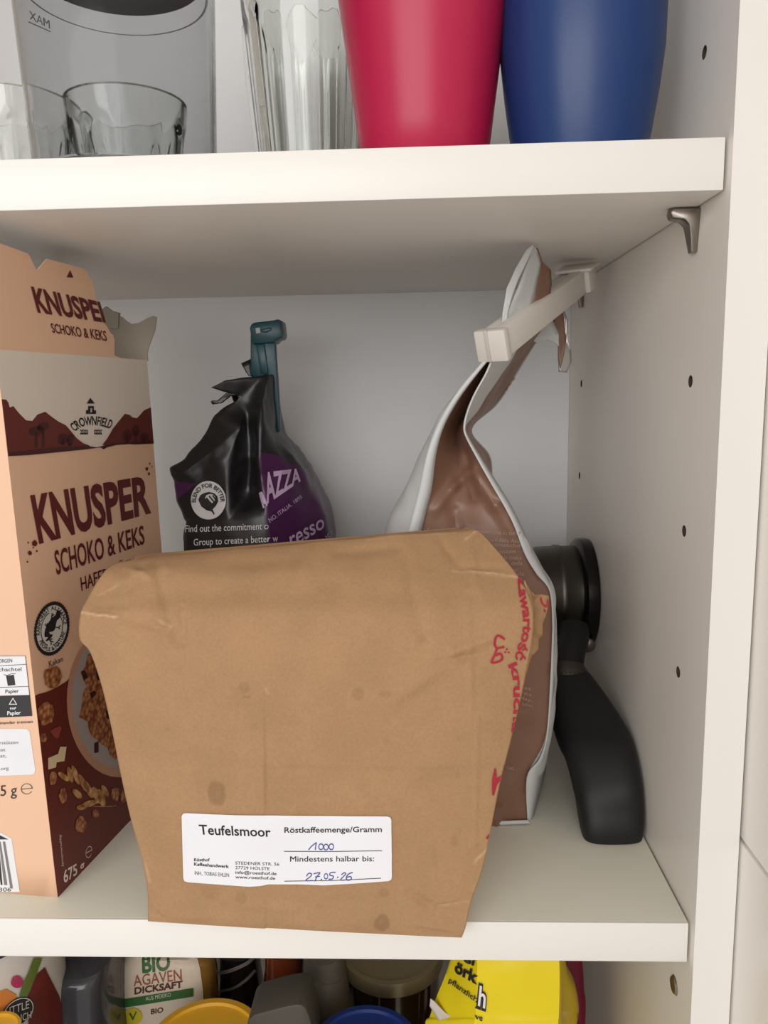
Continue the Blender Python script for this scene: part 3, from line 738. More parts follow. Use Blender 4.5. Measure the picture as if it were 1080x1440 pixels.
# ------------------------------------------------------------------ white and brown coffee bag with the white clip
bagwhite = mat('white_foil_paper', (206, 208, 208), rough=.42, var=.03, scale=30, bump=.25, bscale=120, bdist=.0008)
bagbrown = mat('brown_foil_paper', (132, 98, 80), rough=.38, var=.05, scale=25, bump=.2, bscale=90, bdist=.0008)
silver = mat('silver_lining', (178, 176, 172), rough=.3, metal=.6, var=.05, scale=60, bump=.3, bscale=150, bdist=.0005)
wb = root('coffee_bag', 'tall brown and white coffee bag twisted up into the long white clip', 'bag', (-.07, .10, 0))
#      FL               FR                Lm                 Rm                 BL                BR             gf
WR = [((500,1157,.0745),(742,1153,.0745),(492,1120,.105),(737,1115,.105),(520,1092,.135),(722,1088,.135),-.001),
      ((492,1110,.074),(741,1093,.073),(482,1090,.105),(765,1090,.098),(510,1050,.135),(735,1050,.135),-.003),
      ((486,1040,.073),(766,1040,.071),(474,1030,.105),(773,1035,.094),(505,1000,.135),(745,1000,.135),-.004),
      ((486,960,.072),(774,960,.070),(474,960,.105),(779,960,.094),(505,930,.135),(750,930,.135),-.005),
      ((500,880,.071),(777,876,.069),(486,880,.105),(779.5,876,.094),(520,870,.135),(752,865,.135),-.005),
      ((540,835,.071),(773,831,.069),(508,835,.105),(775,829,.092),(545,835,.135),(748,825,.135),-.004),
      ((575,795,.071),(752,804,.069),(526,795,.104),(763,797,.09),(560,795,.133),(735,795,.133),-.003),
      ((590,757,.071),(733,757,.069),(541,757,.102),(742,757,.09),(572,757,.130),(722,757,.130),-.001),
      ((600,715,.071),(712,717,.069),(557,715,.100),(720,717,.088),(585,715,.128),(705,715,.128),.004),
      ((607,687,.071),(693,683,.068),(570,687,.097),(700,683,.086),(596,687,.126),(693,683,.126),.010),
      ((613,640,.070),(671,645,.068),(590,640,.093),(677,642,.085),(610,640,.122),(690,642,.122),.018),
      ((622,605,.069),(653,606,.067),(607,605,.090),(657,606,.085),(630,600,.122),(664,604,.124),.026),
      ((635,578,.068),(656,578,.067),(627,573,.088),(676,575,.095),(672,560,.130),(702,566,.134),.032),
      ((652,551,.067),(667,553,.066),(650,545,.088),(705,528,.098),(715,500,.140),(738,508,.142),.036),
      ((674,522,.066),(682,526,.066),(680,510,.088),(735,485,.100),(760,450,.148),(776,448,.148),.040),
      ((690,500,.066),(693,502,.066),(708,480,.088),(748,452,.105),(800,412,.153),(806,410,.153),.043)]
WCR = [(672,655,640,682,7,.003),(640,682,612,716,8,.003),(663,665,700,712,8,.0035),(700,712,738,768,9,.003),(655,640,668,700,6,-.003),(640,720,655,800,9,-.0025),(690,960,735,1010,9,.003),(720,1090,700,1150,7,.003),(745,1020,715,1090,8,-.003)]
def white_bag():
    flat = [[c for p in r[:6] for c in p] + [r[6]] for r in WR]
    NT = 150; n = 22; V, F, fm = [], [], []
    for k in range(NT+1):
        t = k/NT*(len(WR)-1); r = crom(flat, t)
        P = [at(r[3*i], r[3*i+1], r[3*i+2]) for i in range(6)]
        FL, FR, LM, RM, BL, BR = P
        if t < 1:
            for p in P: p.z = max(p.z, 0.0004)
            if k == 0:
                for p in P: p.z = 0.0004
        gf = r[18]
        dep = ((BL+BR)/2-(FL+FR)/2); dep = dep.normalized()
        GF = (FL+FR)/2 + dep*max(gf, -1); GB = (BL+BR)/2 - dep*max(gf, .003)*.8
        ring = []
        def seg(a, m, b, sharp=0.0):
            for i in range(n):
                u = i/n
                c = m*2-(a+b)/2; q1 = a*(1-u)**2 + c*2*u*(1-u) + b*u*u
                q2 = a.lerp(m, u*2) if u < .5 else m.lerp(b, u*2-1)
                ring.append(q1.lerp(q2, sharp))
        sw = min(1, max(0, (gf-.004)/.022)); sw = sw*sw*(3-2*sw)
        seg(FL, GF, FR, sw); seg(FR, RM, BR); seg(BR, GB, BL, sw); seg(BL, LM, FL)
        for i, p in enumerate(ring):
            e = math.sin(PI*(i % n)/n); w = noise.noise(p*45+Vector((0, 3, 0)))*.0022*e + noise.noise(p*110)*.0006*e
            if i < n:          # soft dents on the brown face
                qx = r[0]+(r[3]-r[0])*i/n; qy = r[1]+(r[4]-r[1])*i/n
                for cs_ in WCR:
                    dd, tt = seg_d(qx, qy, cs_); w += cs_[5]*math.exp(-(dd/cs_[4])**2)*min(1, e*2)
            V.append(p + dep*w*(-1 if i < 2*n else 1) if (i//n) % 2 == 0 else p + Vector((dep.y, -dep.x, 0))*w)
    for k in range(NT):
        t = k/NT*(len(WR)-1)
        for i in range(4*n):
            j = (i+1) % (4*n); F.append((k*4*n+i, k*4*n+j, (k+1)*4*n+j, (k+1)*4*n+i))
            s, u = i//n, (i % n)/n
            if s in (0, 2): m_ = 1
            elif s == 1: m_ = 1 if (.40 < u < .95 and t < 14) else 0
            else: m_ = 1 if (u < .42 and t < 12) else 0
            fm.append(m_)
    c = len(V); V.append(sum((V[i] for i in range(4*n)), Vector())/(4*n)); 
    for i in range(4*n): F.append((c, (i+1) % (4*n), i)); fm.append(0)
    return put('bag_body', V, F, [bagwhite, bagbrown], wb, fm=fm, sharp=.75)
wbody = white_bag()
def strip(name, A, B, m, parent, th=.0004, sub=6):
    """ribbon between two polylines of (px,py,y)"""
    N = (len(A)-1)*sub; V, F = [], []
    for k in range(N+1):
        a = at(*crom(A, k/sub)); b = at(*crom(B, k/sub)); a += (CAM-a).normalized()*.0012; b += (CAM-b).normalized()*.0022; mid = (a+b)/2 - Vector((0, .0006, 0)); V += [a, mid, b]
    for k in range(N):
        for q in (0, 1): F.append((3*k+q, 3*k+q+1, 3*k+4+q, 3*k+3+q))
    o = put(name, V, F, m, parent)
    md = o.modifiers.new('s', 'SOLIDIFY'); md.thickness = th; md.offset = 0
    return o
strip('side_seal', [(742,1153,.0742),(741,1093,.0722),(759,1067,.0712),(769,1032,.0702),(774,960,.0692),(776.5,900,.0686),(777,876,.0685),(773,831,.0684),(754,806,.0684),(738,779,.0684),(724,741,.0684),(711,715,.0684),(692,682,.0676),(671,645,.0676),(654,612,.0666),(652,597,.0664),(657,577,.0662),(667,553,.0656),(682,526,.0656),(690,507,.0656)],
      [(748,1157,.083),(767,1085,.088),(768,1062,.083),(774,1022,.080),(779.5,960,.078),(780,900,.077),(780,865,.077),(775,825,.077),(761,795,.077),(746,767,.077),(732,737,.077),(717,708,.075),(697,676,.074),(675,641,.072),(657,611,.070),(655,597,.068),(659.5,577,.067),(670,553,.067),(685,526,.067),(693,508,.067)], bagwhite, wb)
strip('side_seal', [(585,790,.0706),(590,757,.0706),(600,715,.0706),(607,687,.0706),(613,640,.0696),(622,605,.0686),(635,578,.0676),(652,551,.0666),(674,522,.0656),(689,504,.0656)],
      [(566,790,.069),(572,757,.069),(583,715,.0695),(590,687,.0695),(600,640,.069),(612,605,.069),(627,576,.068),(647,546,.067),(670,518,.067),(686,500,.067)], bagwhite, wb)
strip('bottom_seal', [(560,1156,.0735),(620,1156,.0735),(680,1155,.0735),(742,1153,.0735)], [(560,1163,.0745),(620,1162,.0745),(690,1161,.0745),(747,1158,.0745)], bagwhite, wb, sub=3)
sheet('top_sheet', [(706,455,.074),(707,440,.0745),(713,405,.076),(725,378,.079),(740,352,.083),(750.5,343.5,.085),(751,347,.085),(741,368,.082),(729,393,.078),(720,418,.076),(714,440,.075),(713,455,.074)], wb, bagwhite, seed=2, wob=.0006)
sheet('top_sheet', [(712,460,.076),(714,440,.077),(731,400,.080),(741,372,.084),(749,349,.088),(752,346,.089),(756,353,.090),(761,370,.093),(757,390,.093),(753,412,.092),(748,435,.09)], wb, bagwhite, seed=4, wob=.0008)
sheet('top_sheet', [(748,440,.0925),(753,412,.0925),(757,390,.0935),(761,370,.0935),(752,347,.0895),(757,350,.0915),(763,368,.096),(775,380,.102),(776,400,.104),(772,430,.10)], wb, bagbrown, seed=6, wob=.0006)
sheet('folded_end', [(776,455,.138),(782,440,.138),(790,432,.139),(794,455,.139),(796,480,.139),(793,500,.138),(788,520,.137),(785,505,.138),(785,480,.138),(780,465,.138)], wb, bagbrown, seed=8, wob=.0008)
sheet('folded_end', [(791,432,.141),(797,445,.141),(797,470,.140),(803,492,.140),(804,508,.140),(797,524,.139),(786,523,.138),(785,496,.138),(791,487,.139),(796,480,.140)], wb, silver, seed=9, wob=.0008)
sheet('folded_end', [(742,466,.128),(775,445,.135),(786,470,.137),(786,487,.137),(779,482,.136),(770,478,.134),(755,483,.130),(745,475,.128)], wb, bagwhite, seed=11, wob=.001)
wt = tree_of(wbody)
tan_ink = mat('pale_brown_ink', (176, 146, 126), rough=.5)
i = Ink(wt, .0009, 8)
for s_, x0, y0, x1, y1 in (('Caffè crudo di prim’ordine proveniente da tutto', 592,748, 730,752),('il mondo, affinato alle migliori cure delle Asia', 591,758, 731,763),('i sapori aromatiche', 654,768, 731,769),('passione', 697,779, 725,777),
    ('er la qualità', 700,785, 733,787),('parte della', 697,796, 734,794),('doci', 714,804, 728,803),('alla', 726,809, 736,809),('di', 728,817, 733,817),('to', 731,826, 738,826)):
    i.text(s_, (x0, y0), (x1, y1), (0, -5.6))
for q, s_ in enumerate(('est', 'res', 'day,', 'italian')): i.text(s_, (731+q*.5, 966+q*8), (746+q*.8, 970+q*8), (0, -4.5))
i.text('00', (712,1080), (722,1082), (0,-4.5))
i.build('small_lettering', tan_ink, wb)
i = Ink(tree_of(wbody), .0006, 12); [i.stroke([(700+q*5,563-q*7),(703+q*5,559-q*7)], 1.2) for q in range(5)]; [i.stroke([(661+q*4,590-q*5),(664+q*4,592-q*5)], 1.2) for q in range(3)]; i.build('small_lettering', tan_ink, wb)
# ---- long white clip
clipm = mat('white_clip_plastic', (218, 212, 204), rough=.4, var=.01)
wc = root('bag_clip', 'long white plastic bag clip closing the brown and white bag', 'clip', (-.05, .11, .262))
N0 = at(691, 484, .062); F0 = at(812, 392, .152); ax = (F0-N0).normalized()
sd = ax.cross(Vector((0, 0, 1))).normalized(); upv = sd.cross(ax).normalized()
def bar(name, s0, s1, u0, u1, l0, l1, m, parent, bev=.0012, tap=0):
    L = (F0-N0).length; V = []
    for l in (l0, l1):
        k_ = 1 - tap*(l/L if L else 0)
        for a, b in ((s0, u0), (s0, u1), (s1, u1), (s1, u0)): V.append(N0 + ax*l + sd*a*k_ + upv*b*k_)
    return put(name, V, [(0,1,2,3), (7,6,5,4), (0,4,5,1), (1,5,6,2), (2,6,7,3), (3,7,4,0)], m, parent, bevel=bev)
L_ = (F0-N0).length
bar('upper_bar', .0004, .0078, -.0066, .0066, 0, L_, clipm, wc)
bar('lower_bar', -.0062, -.0006, -.0062, .0056, .001, L_, clipm, wc)
bar('latch', -.0068, .0086, -.0076, .0070, -.0030, .0022, clipm, wc, bev=.0010)
bar('latch_groove_shade', -.0014, .0004, -.0072, .0074, -.0036, -.0026, mat('clip_shadow_line', (196,190,182), rough=.5), wc, bev=.0002)  # thin raised strip, its darker colour paints the shade of the groove
hb = bar('hinge', -.0072, .0105, -.0062, .0076, L_-.010, L_+.0015, clipm, wc, bev=.0014)
bar('hinge_plate', -.0075, .013, .0060, .0078, L_-.013, L_+.002, clipm, hb, bev=.0007)

# ------------------------------------------------------------------ black and purple foil bag
blackfoil = mat('black_foil', (27, 26, 28), rough=.36, var=.05, scale=30, bump=.25, bscale=70, bdist=.0008, spec=.6)
purple = mat('purple_foil', (70, 26, 72), rough=.36, var=.06, scale=30, bump=.25, bscale=70, bdist=.0008, spec=.6)
pb_ = root('coffee_bag', 'black and purple foil coffee bag behind the kraft bag, gathered by the teal clip', 'bag', (-.19, .19, 0))
PV = dict(A=(375,528,.166), B=(295,545,.152), C=(317,534,.156), D=(334,560,.160), D2=(318,552,.157), E=(347,580,.163), F=(238,658,.158), G=(258,646,.156), H=(280,617,.156), I=(300,583,.157),
  f=(259,665,.152), g=(299,632,.150), b=(276,680,.153), a=(321,646,.149), d=(350,690,.160), K=(243,676,.157), K2=(246,705,.158), L=(261,735,.155), L2=(256,760,.153), J=(248,800,.150), e=(320,800,.141), e2=(322,730,.146),
  M=(368,572,.151), N=(364,637,.146), O=(366,672,.146), P=(374,723,.142), Q=(394,800,.136), R=(386,611,.168), S=(407,635,.170), T=(427,663,.172), U=(445,700,.174), V=(461,728,.176), X=(477,800,.178),
  h=(392,640,.156), h2=(400,672,.155), h3=(412,715,.156), h4=(436,800,.158), m2=(352,640,.158), q=(340,600,.150), n2=(382,528,.172))
PF = [('F','G','f',0),('G','H','g',0),('G','g','f',0),('H','I','q',0),('H','q','g',0),('I','D','E','q',0),('C','A','D','D2',0),('B','C','D2',0),('D','A','M','E',0),
  ('F','f','K',0),('f','b','K',0),('f','g','b',0),('g','a','b',0),('g','q','a',0),('q','E','m2','a',0),('E','M','N','m2',0),('m2','N','O','d',0),('a','m2','d',0),
  ('K','b','K2',2),('K2','b','L',0),('b','e2','L',0),('b','a','e2',0),('a','d','e2',0),('L','e2','L2',0),('L2','e2','e','J',0),('e2','d','P',0),('d','O','P',0),('e2','P','Q','e',0),
  ('A','n2','R','M',0),('M','R','h','N',0),('R','S','h',0),('S','T','h',0),('N','h','h2','O',2),('h','T','h2',2),('O','h2','h3','P',2),('h2','T','U','h3',2),('h3','U','V',2),('P','h3','h4','Q',2),('h3','V','X','h4',2)]
def foil_bag():
    keys = list(PV); ix = {k: i for i, k in enumerate(keys)}
    V = [at(*PV[k]) for k in keys]; F = [tuple(ix[c] for c in f[:-1]) for f in PF]; fm = [1 if f[-1] == 2 else 0 for f in PF]
    bm = bmesh.new(); vs = [bm.verts.new(v) for v in V]; 
    for f, m_ in zip(F, fm):
        q = bm.faces.new([vs[i] for i in f]); q.material_index = m_
    bmesh.ops.recalc_face_normals(bm, faces=bm.faces)
    if sum(f.normal.dot(f.calc_center_median()-CAM) for f in bm.faces) > 0: bmesh.ops.reverse_faces(bm, faces=bm.faces)
    # extend to the shelf and close behind
    bnd = [e for e in bm.edges if e.is_boundary]
    r = bmesh.ops.extrude_edge_only(bm, edges=bnd)
    nv = [g for g in r['geom'] if isinstance(g, bmesh.types.BMVert)]
    for v in nv:
        cx, cz = -.195, .14
        kk = min(1, max(0, (.26-v.co.z)/.09))
        v.co.y = v.co.y + .010 + .040*kk; v.co.x = cx + (v.co.x-cx)*(.95 if kk > .5 else .9)
    loop = [e for e in bm.edges if e.is_boundary]
    bmesh.ops.holes_fill(bm, edges=loop, sides=0)
    low = [v for v in bm.verts if v.co.z < .135 and min(abs((v.co-at(*PV[k])).length) for k in ('J','e','Q','h4','X')) < .06]
    for v in bm.verts:
        if any((v.co-at(*PV[k])).length < 1e-5 for k in ('J','e','Q','h4','X')): v.co.z = .012; 
    for v in bm.verts:
        if v.co.z < .125 and v.co.z > .0121: v.co.z = .012
    me = bpy.data.meshes.new('bag_body'); 
    bmesh.ops.recalc_face_normals(bm, faces=bm.faces)
    cr = bm.edges.layers.float.get('crease_edge') or bm.edges.layers.float.new('crease_edge')
    for e_ in bm.edges: e_[cr] = .68
    bm.to_mesh(me); bm.free(); me.materials.append(blackfoil); me.materials.append(purple)
    for p in me.polygons: p.use_smooth = True
    o = bpy.data.objects.new('bag_body', me); COL.objects.link(o); link(o, pb_)
    md = o.modifiers.new('s', 'SUBSURF'); md.levels = 3; md.render_levels = 3
    tx = bpy.data.textures.new('foil', 'CLOUDS'); tx.noise_scale = .018
    dm = o.modifiers.new('d', 'DISPLACE'); dm.texture = tx; dm.strength = .004; dm.mid_level = .5
    return o
pbody = foil_bag()
sheet('top_edge', [(296,565,.158),(299,563,.158),(306,563,.158),(318,553,.158),(326,551,.159),(334,556,.160),(325,557,.159),(312,567,.158),(299,569,.158)], pb_, blackfoil, wob=.0004, cuts=2)
sheet('top_edge', [(339,511,.176),(352,505,.176),(356,530,.176),(350,529,.176),(346,524,.176)], pb_, blackfoil, wob=.0006, cuts=2)
pt = tree_of(pbody)
wink = mat('white_foil_ink', (205, 202, 202), rough=.4)
i = Ink(pt, .0006, 8)
i.text('Find out the commitment o', (261.5,748.5), (377,744), (0,-9.5), bold=.004); i.text('Group to create a better w', (273,767), (390,761.5), (0,-9.5), bold=.004)
i.build('white_lettering', wink, pb_)
i = Ink(pt, .0006, 8); i.ell(293.8, 703.5, 24.5, 27); i.build('round_badge', wink, pb_, 'round white badge with a dark swirl')
i = Ink(pt, .001, 6)
i.path('BLEND FOR BETTER', arc(293.8, 705, 17.5, 19.5, 0, -PI*1.02, PI*.02, 16), 5.6, bold=.02)
i.poly([(280,702),(283,696),(289,692.5),(295,691.5),(302,693),(307,698),(308,705),(305,711),(300,716),(303,722),(302,724),(299,719),(291,717),(284,712)], [[(289,700),(294,705),(299,708),(303,705),(304,699),(301,695),(296,694),(291,696)]])
i.stroke([(291,700),(296,706),(301,711)], 2.4); i.stroke([(295,697),(300,703),(304,708)], 2.0); i.stroke([(300,696),(304,702)], 1.8)
i.build('badge_print', blackink, pb_)
i = Ink(pt, .0006, 10)
i.text('AZZA', (374,708), (422,676), (-4,-42), (0,-17), bold=.03); i.poly([(365,693),(369,691),(376,711),(371,715)])
i.text('NO. ITALIA. 1895', (379,735), (424,700.5), (-3,-5.5), (-2,-4.5), bold=.008)
i.text('resso', (409,771), (456,741), (-5,-24), (-4,-19), bold=.012)
i.text('ANO', (449,770), (467,751), (-4,-6), (-3,-5), bold=.0)
i.build('brand_lettering', mat('mauve_ink', (186,160,188), rough=.4), pb_)
# teal clip
teal = mat('teal_plastic', (10, 66, 76), rough=.32, var=.03)
tcl = root('bag_clip', 'teal plastic bag clip standing upright on the black and purple bag', 'clip', (-.205, .18, .22))
prism_px('clip_arm', [(352,470),(387,476),(388,500),(391,545),(394,600),(393.5,607),(385,610.5),(380,575),(377,545),(375,528),(364,530),(352,530)], .176, .005, teal, tcl)
prism_px('clip_arm', [(358,480),(384,480),(388,540),(391,600),(384,604),(376,560),(372,530),(360,527)], .186, .005, teal, tcl)
hd = prism_px('clip_head', [(351,461),(353,455.5),(357,453.5),(386,450),(389,448.5),(395,450),(397.5,471),(395.5,475.5),(388,477.5),(386,482),(354,484)], .1735, .018, teal, tcl, bevel=.0012)
prism_px('window', [(359,461.5),(365,460.5),(366.5,468),(360,469)], .1730, .0012, mat('pale_gap', (176,176,176), rough=.5), hd, bevel=.0002)
prism_px('ridge', [(366,463),(381,460),(382,464),(374,468),(367,467)], .1728, .0016, teal, hd, bevel=.0004)
prism_px('rib', [(360,484),(372,484),(377,525),(372,527),(366,525)], .1748, .002, teal, tcl, bevel=.0005)

# ------------------------------------------------------------------ portafilter
blkplastic = mat('black_rubber', (22, 23, 24), rough=.55, var=.04, scale=30, bump=.08, bscale=900, bdist=.0002)
dksteel = mat('brushed_steel', (92, 88, 82), rough=.4, metal=1.0, var=.04, scale=30, aniso=(30, 1, 1))
pf = root('portafilter', 'espresso machine portafilter with a thick black handle leaning in the back right corner', 'coffee tool', (-.02, .12, 0))
def loft_px(name, rows, m, parent, n=40, sub=8, e=.62, xmax=-.0008, zmin=.0004):
    V, F = [], []; NT = (len(rows)-1)*sub
    for k in range(NT+1):
        r = crom(rows, k/sub); Y = r[4]
        L = at(r[0], r[1], Y); R = at(r[2], r[3], Y)
        if R.x > xmax: R = atx(r[2], r[3], xmax)
        c = (L+R)/2; a = (R-L)/2
        nx = crom(rows, min((k+1), NT)/sub); pv = crom(rows, max(k-1, 0)/sub)
        tn = at((nx[0]+nx[2])/2, (nx[1]+nx[3])/2, nx[4]) - at((pv[0]+pv[2])/2, (pv[1]+pv[3])/2, pv[4])
        b = a.cross(tn).normalized()*r[5]
        for i in range(n):
            q = 2*PI*i/n; cs, sn = math.cos(q), math.sin(q)
            p = c + a*math.copysign(abs(cs)**e, cs) + b*math.copysign(abs(sn)**e, sn)
            if p.z < zmin: p.z = zmin
            if p.x > xmax: p.x = xmax
            V.append(p)
    for k in range(NT):
        for i in range(n):
            j = (i+1) % n; F.append((k*n+i, k*n+j, (k+1)*n+j, (k+1)*n+i))
    F.append(tuple(range(n))); F.append(tuple(range(NT*n, NT*n+n)))
    return put(name, V, F, m, parent, sharp=.9)
loft_px('handle', [(819,1176,901,1174,.0640,.0085),(816,1160,903,1156,.0645,.0100),(812,1138,904,1132,.068,.0110),(806,1110,902,1100,.074,.0115),(794,1062,893,1058,.086,.0115),(781,1030,876,1022,.099,.0115),(772,995,855,990,.113,.0110),(768,962,832,960,.128,.0105)], blkplastic, pf)
loft_px('collar', [(768,962,832,961,.1285,.0113),(768,955,829,954,.1300,.0113),(769,942,822,944,.134,.0110)], dksteel, pf, e=.8, sub=3)
i = Ink(tree_of(bpy.data.objects['collar']), .0004, 8); [i.stroke([(782+q*6,944),(784.5+q*6,947.5),(786+q*6,944.5)], .9) for q in range(6)]; i.build('collar_mark', blackink, pf)
loft_px('neck', [(770,944,820,946,.134,.010),(776,925,822,925,.140,.009),(784,900,828,902,.150,.009),(786,880,826,885,.158,.008)], blkplastic, pf, e=.9)
hc = Vector((-.0035, .197, .0905)); AX = Matrix.Rotation(PI/2, 3, 'Y')
lath('basket_rim', [(.029, .003), (.0345, .003), (.0350, .001), (.0350, -.004), (.0325, -.006), (.029, -.006), (.029, .003)], hc, mat('dark_chrome', (46,44,44), rough=.22, metal=.8), pf, n=64, axis=AX)
lath('filter_head', [(0, -.044), (.010, -.044), (.012, -.040), (.026, -.036), (.0295, -.031), (.0300, -.020), (.0308, -.019), (.0308, -.016), (.0300, -.015), (.0300, .000), (.0285, .001), (.0275, -.018), (0, -.020)], hc, dksteel, pf, n=64, axis=AX)
lath('rim_lug', [(0, -.004), (.0035, -.004), (.0045, -.002), (.0045, .003), (.003, .004), (0, .004)], (-.0065, .170, .0640), steel, pf, n=20, axis=Matrix.Rotation(PI/2, 3, 'X'))
tube('spring_wire', [(-.008,.168,.061), (-.012,.164,.059), (-.018,.164,.061), (-.022,.166,.067), (-.026,.168,.070)], .0008, steel, pf, n=8)
# ------------------------------------------------------------------ upper shelf
ZU = H + T
glass = mat('clear_glass', (248, 250, 248), rough=.02, trans=1.0, ior=1.48, var=0)
tint = mat('grey_clear_plastic', (220, 221, 222), rough=.05, trans=1.0, ior=1.14, var=0)
def thick(prof_out, prof_in): return prof_out + prof_in[::-1]
# clear beaker
def cup(name, label, c, prof, m, wall, cat, part, n=72, facet=0, fz=None, base=.004, group=None):
    o = root(name, label, cat, c, group)
    out = [(0, prof[0][1])] + prof
    inn = [(max(r-wall, .001), z) for r, z in prof if z > prof[0][1]+base]
    inn = [(0, prof[0][1]+base), (max(crom_r(prof, prof[0][1]+base)-wall*1.3, .001), prof[0][1]+base)] + inn
    inn = inn[::-1]
    V, F = lathe(out + [inn[0]], c, n, None, facet, fz); V2, F2 = lathe(inn, c, n)
    put(part, V + V2, F + [tuple(i + len(V) for i in f) for f in F2], m, o, sharp=.8)
    return o
def crom_r(prof, z):
    for (r0, z0), (r1, z1) in zip(prof, prof[1:]):
        if z0 <= z <= z1: return r0+(r1-r0)*(z-z0)/(z1-z0)
    return prof[0][0]
bc = Vector((-.2300, .0375, ZU+.0003))
bk = cup('beaker', 'large grey-tinted clear beaker with dark insert and MAX mark on the upper shelf', bc,
   [(.0345, 0), (.0362, .0015), (.0385, .06), (.0400, .100), (.0408, .122)], tint, .0014, 'beaker', 'beaker_wall', base=.0016)
darkpl = mat('dark_grey_plastic', (112, 114, 114), rough=.4, var=.03)
zd = at(163, 25, .073).z
lath('dark_insert', [(0, 0), (.0350, 0), (.0358, .001), (.0362, .03), (0, .03)], (bc.x, bc.y, zd), darkpl, bk, n=64)
lath('inner_ring', [(.0355, 0), (.0360, .0002), (.0355, .0004), (.0350, .0002), (.0355, 0)], (bc.x, bc.y, at(172, 52, .073).z), mat('ring_grey', (196,196,198), rough=.4), bk, n=64)
bt = tree_of(bpy.data.objects['beaker_wall'])
i = Ink(bt, .0003, 8); i.text('MAX', (71,41), (43,27), (-1,-12), bold=.012); i.stroke([(41,31),(72,45)], 1.5, False); i.build('max_mark', mat('grey_mark', (60,60,62), rough=.5), bk)
# faceted tumblers
def fz_t(z, a, r):
    hh = .047; q = PI/9; u = (a % (2*q)) - q
    top = hh - .010*(u/q)**2
    return 1 if z < top - .002 and z > .003 else (max(0, (top - z)/.002) if z < top else 0)
def tumbler(c, label, hh=.058, r0=.025, r1=.0315):
    zs = [0, .0015] + [.004+.0024*k for k in range(22)] + [.0575, hh] if hh < .059 else [.060, .070, .080, hh]
    prof = [(r0*.93, 0)] + [(r0+(r1-r0)*(z/hh), z) for z in zs[1:]]
    return cup('glass_tumbler', label, c, prof, glass, .0032, 'glass', 'glass_wall', n=108, facet=9, fz=fz_t, base=.009)
pp = at(180, 180, .118); tumbler(Vector((pp.x, .118, ZU+.0003)), 'small faceted glass tumbler seen through the grey beaker, right of its neighbour')
pp = at(18, 180, .112); tumbler(Vector((pp.x, .112, ZU+.0003)), 'small faceted glass tumbler at the far left of the upper shelf, partly behind the beaker')
def fz_h(z, a, r):
    q = PI/10; u = (a % (2*q)) - q; top = .088 - .008*(u/q)**2
    return 1.35 if .004 < z < top-.002 else (1.35*max(0, (top-z)/.002) if z < top else 0)
hc2 = at(437, 180, .100)
zs = [0, .0015]+[.004+.0035*k for k in range(25)]+[.094, .11, .135, .15]
cup('highball_glass', 'tall faceted clear glass beside the pink cup on the upper shelf', Vector((hc2.x, .100, ZU+.0003)),
    [(.0215, 0)]+[(.0236+.0080*(z/.15)*1.5, z) for z in zs[1:]], glass, .0028, 'glass', 'glass_wall', n=96, facet=10, fz=fz_h, base=.012)
cup('highball_glass', 'clear glass standing in the back of the upper shelf behind the tall faceted glass', Vector((at(430, 180, .215).x, .215, ZU+.0003)),
    [(.024, 0),(.026,.002),(.031,.05),(.036,.10),(.037,.13)], glass, .002, 'glass', 'glass_wall', n=72, base=.006)
pink = mat('pink_plastic', (186, 28, 72), rough=.36, var=.01)
blue = mat('blue_plastic', (22, 56, 112), rough=.34, var=.01)
def rr(px0, px1, py, y):   # radius and centre at that height
    a, b = at(px0, py, y), at(px1, py, y); return (b.x-a.x)/2, (a.x+b.x)/2, a.z
r0, x0, z0 = rr(505, 690, 205, .055); r1, x1, z1 = rr(475, 715, 0, .055)
kx = (r1-r0)/(z1-z0)
c = cup('plastic_cup', 'raspberry pink plastic cup on the upper shelf', Vector(((x0+x1)/2, .055, ZU+.0002)),
   [(r0-kx*(z0-ZU)-.002, 0), (r0-kx*(z0-ZU), .0015)] + [((r0+kx*(ZU+z-z0)), z) for z in (.02, .05, .08, .115)] + [(r0+kx*(ZU+.115-z0)+.0012, .1165), (r0+kx*(ZU+.12-z0)+.001, .12)], pink, .0016, 'cup', 'cup_wall')
r0, x0, z0 = rr(716, 912, 198, .05); r1, x1, z1 = rr(704, 936, 0, .05)
c = cup('plastic_cup', 'dark blue plastic cup on the upper shelf next to the side panel', Vector(((x0+x1)/2, .05, ZU+.0002)),
   [(r0-.0055, 0), (r0-.0035, .0012), (r0-.0002, z0-ZU), (r0*.45+r1*.55-.0002, .032), (r0*.22+r1*.78+.0006, .048), (r1, z1-ZU), (r1+.0006, .09), (r1+.0008, .12)], blue, .0016, 'cup', 'cup_wall')
red = mat('red_plastic', (178, 24, 30), rough=.3, var=.01)
re = at(713, 203, .15); rl = at(596, 203, .15)
cup('plastic_bowl', 'small red plastic bowl at the back between the pink and blue cups', Vector(((rl.x+re.x)/2, .15, ZU+.0002)),
   [((re.x-rl.x)/2*.9, 0), ((re.x-rl.x)/2, .003), ((re.x-rl.x)/2, .016), ((re.x-rl.x)/2-.001, .026), ((re.x-rl.x)/2-.004, .034)], red, .002, 'bowl', 'bowl_wall')

# ------------------------------------------------------------------ lower compartment
ZL = -.2218
def lroot(n, l, c, x, y): return root(n, l, c, (x, y, ZL))
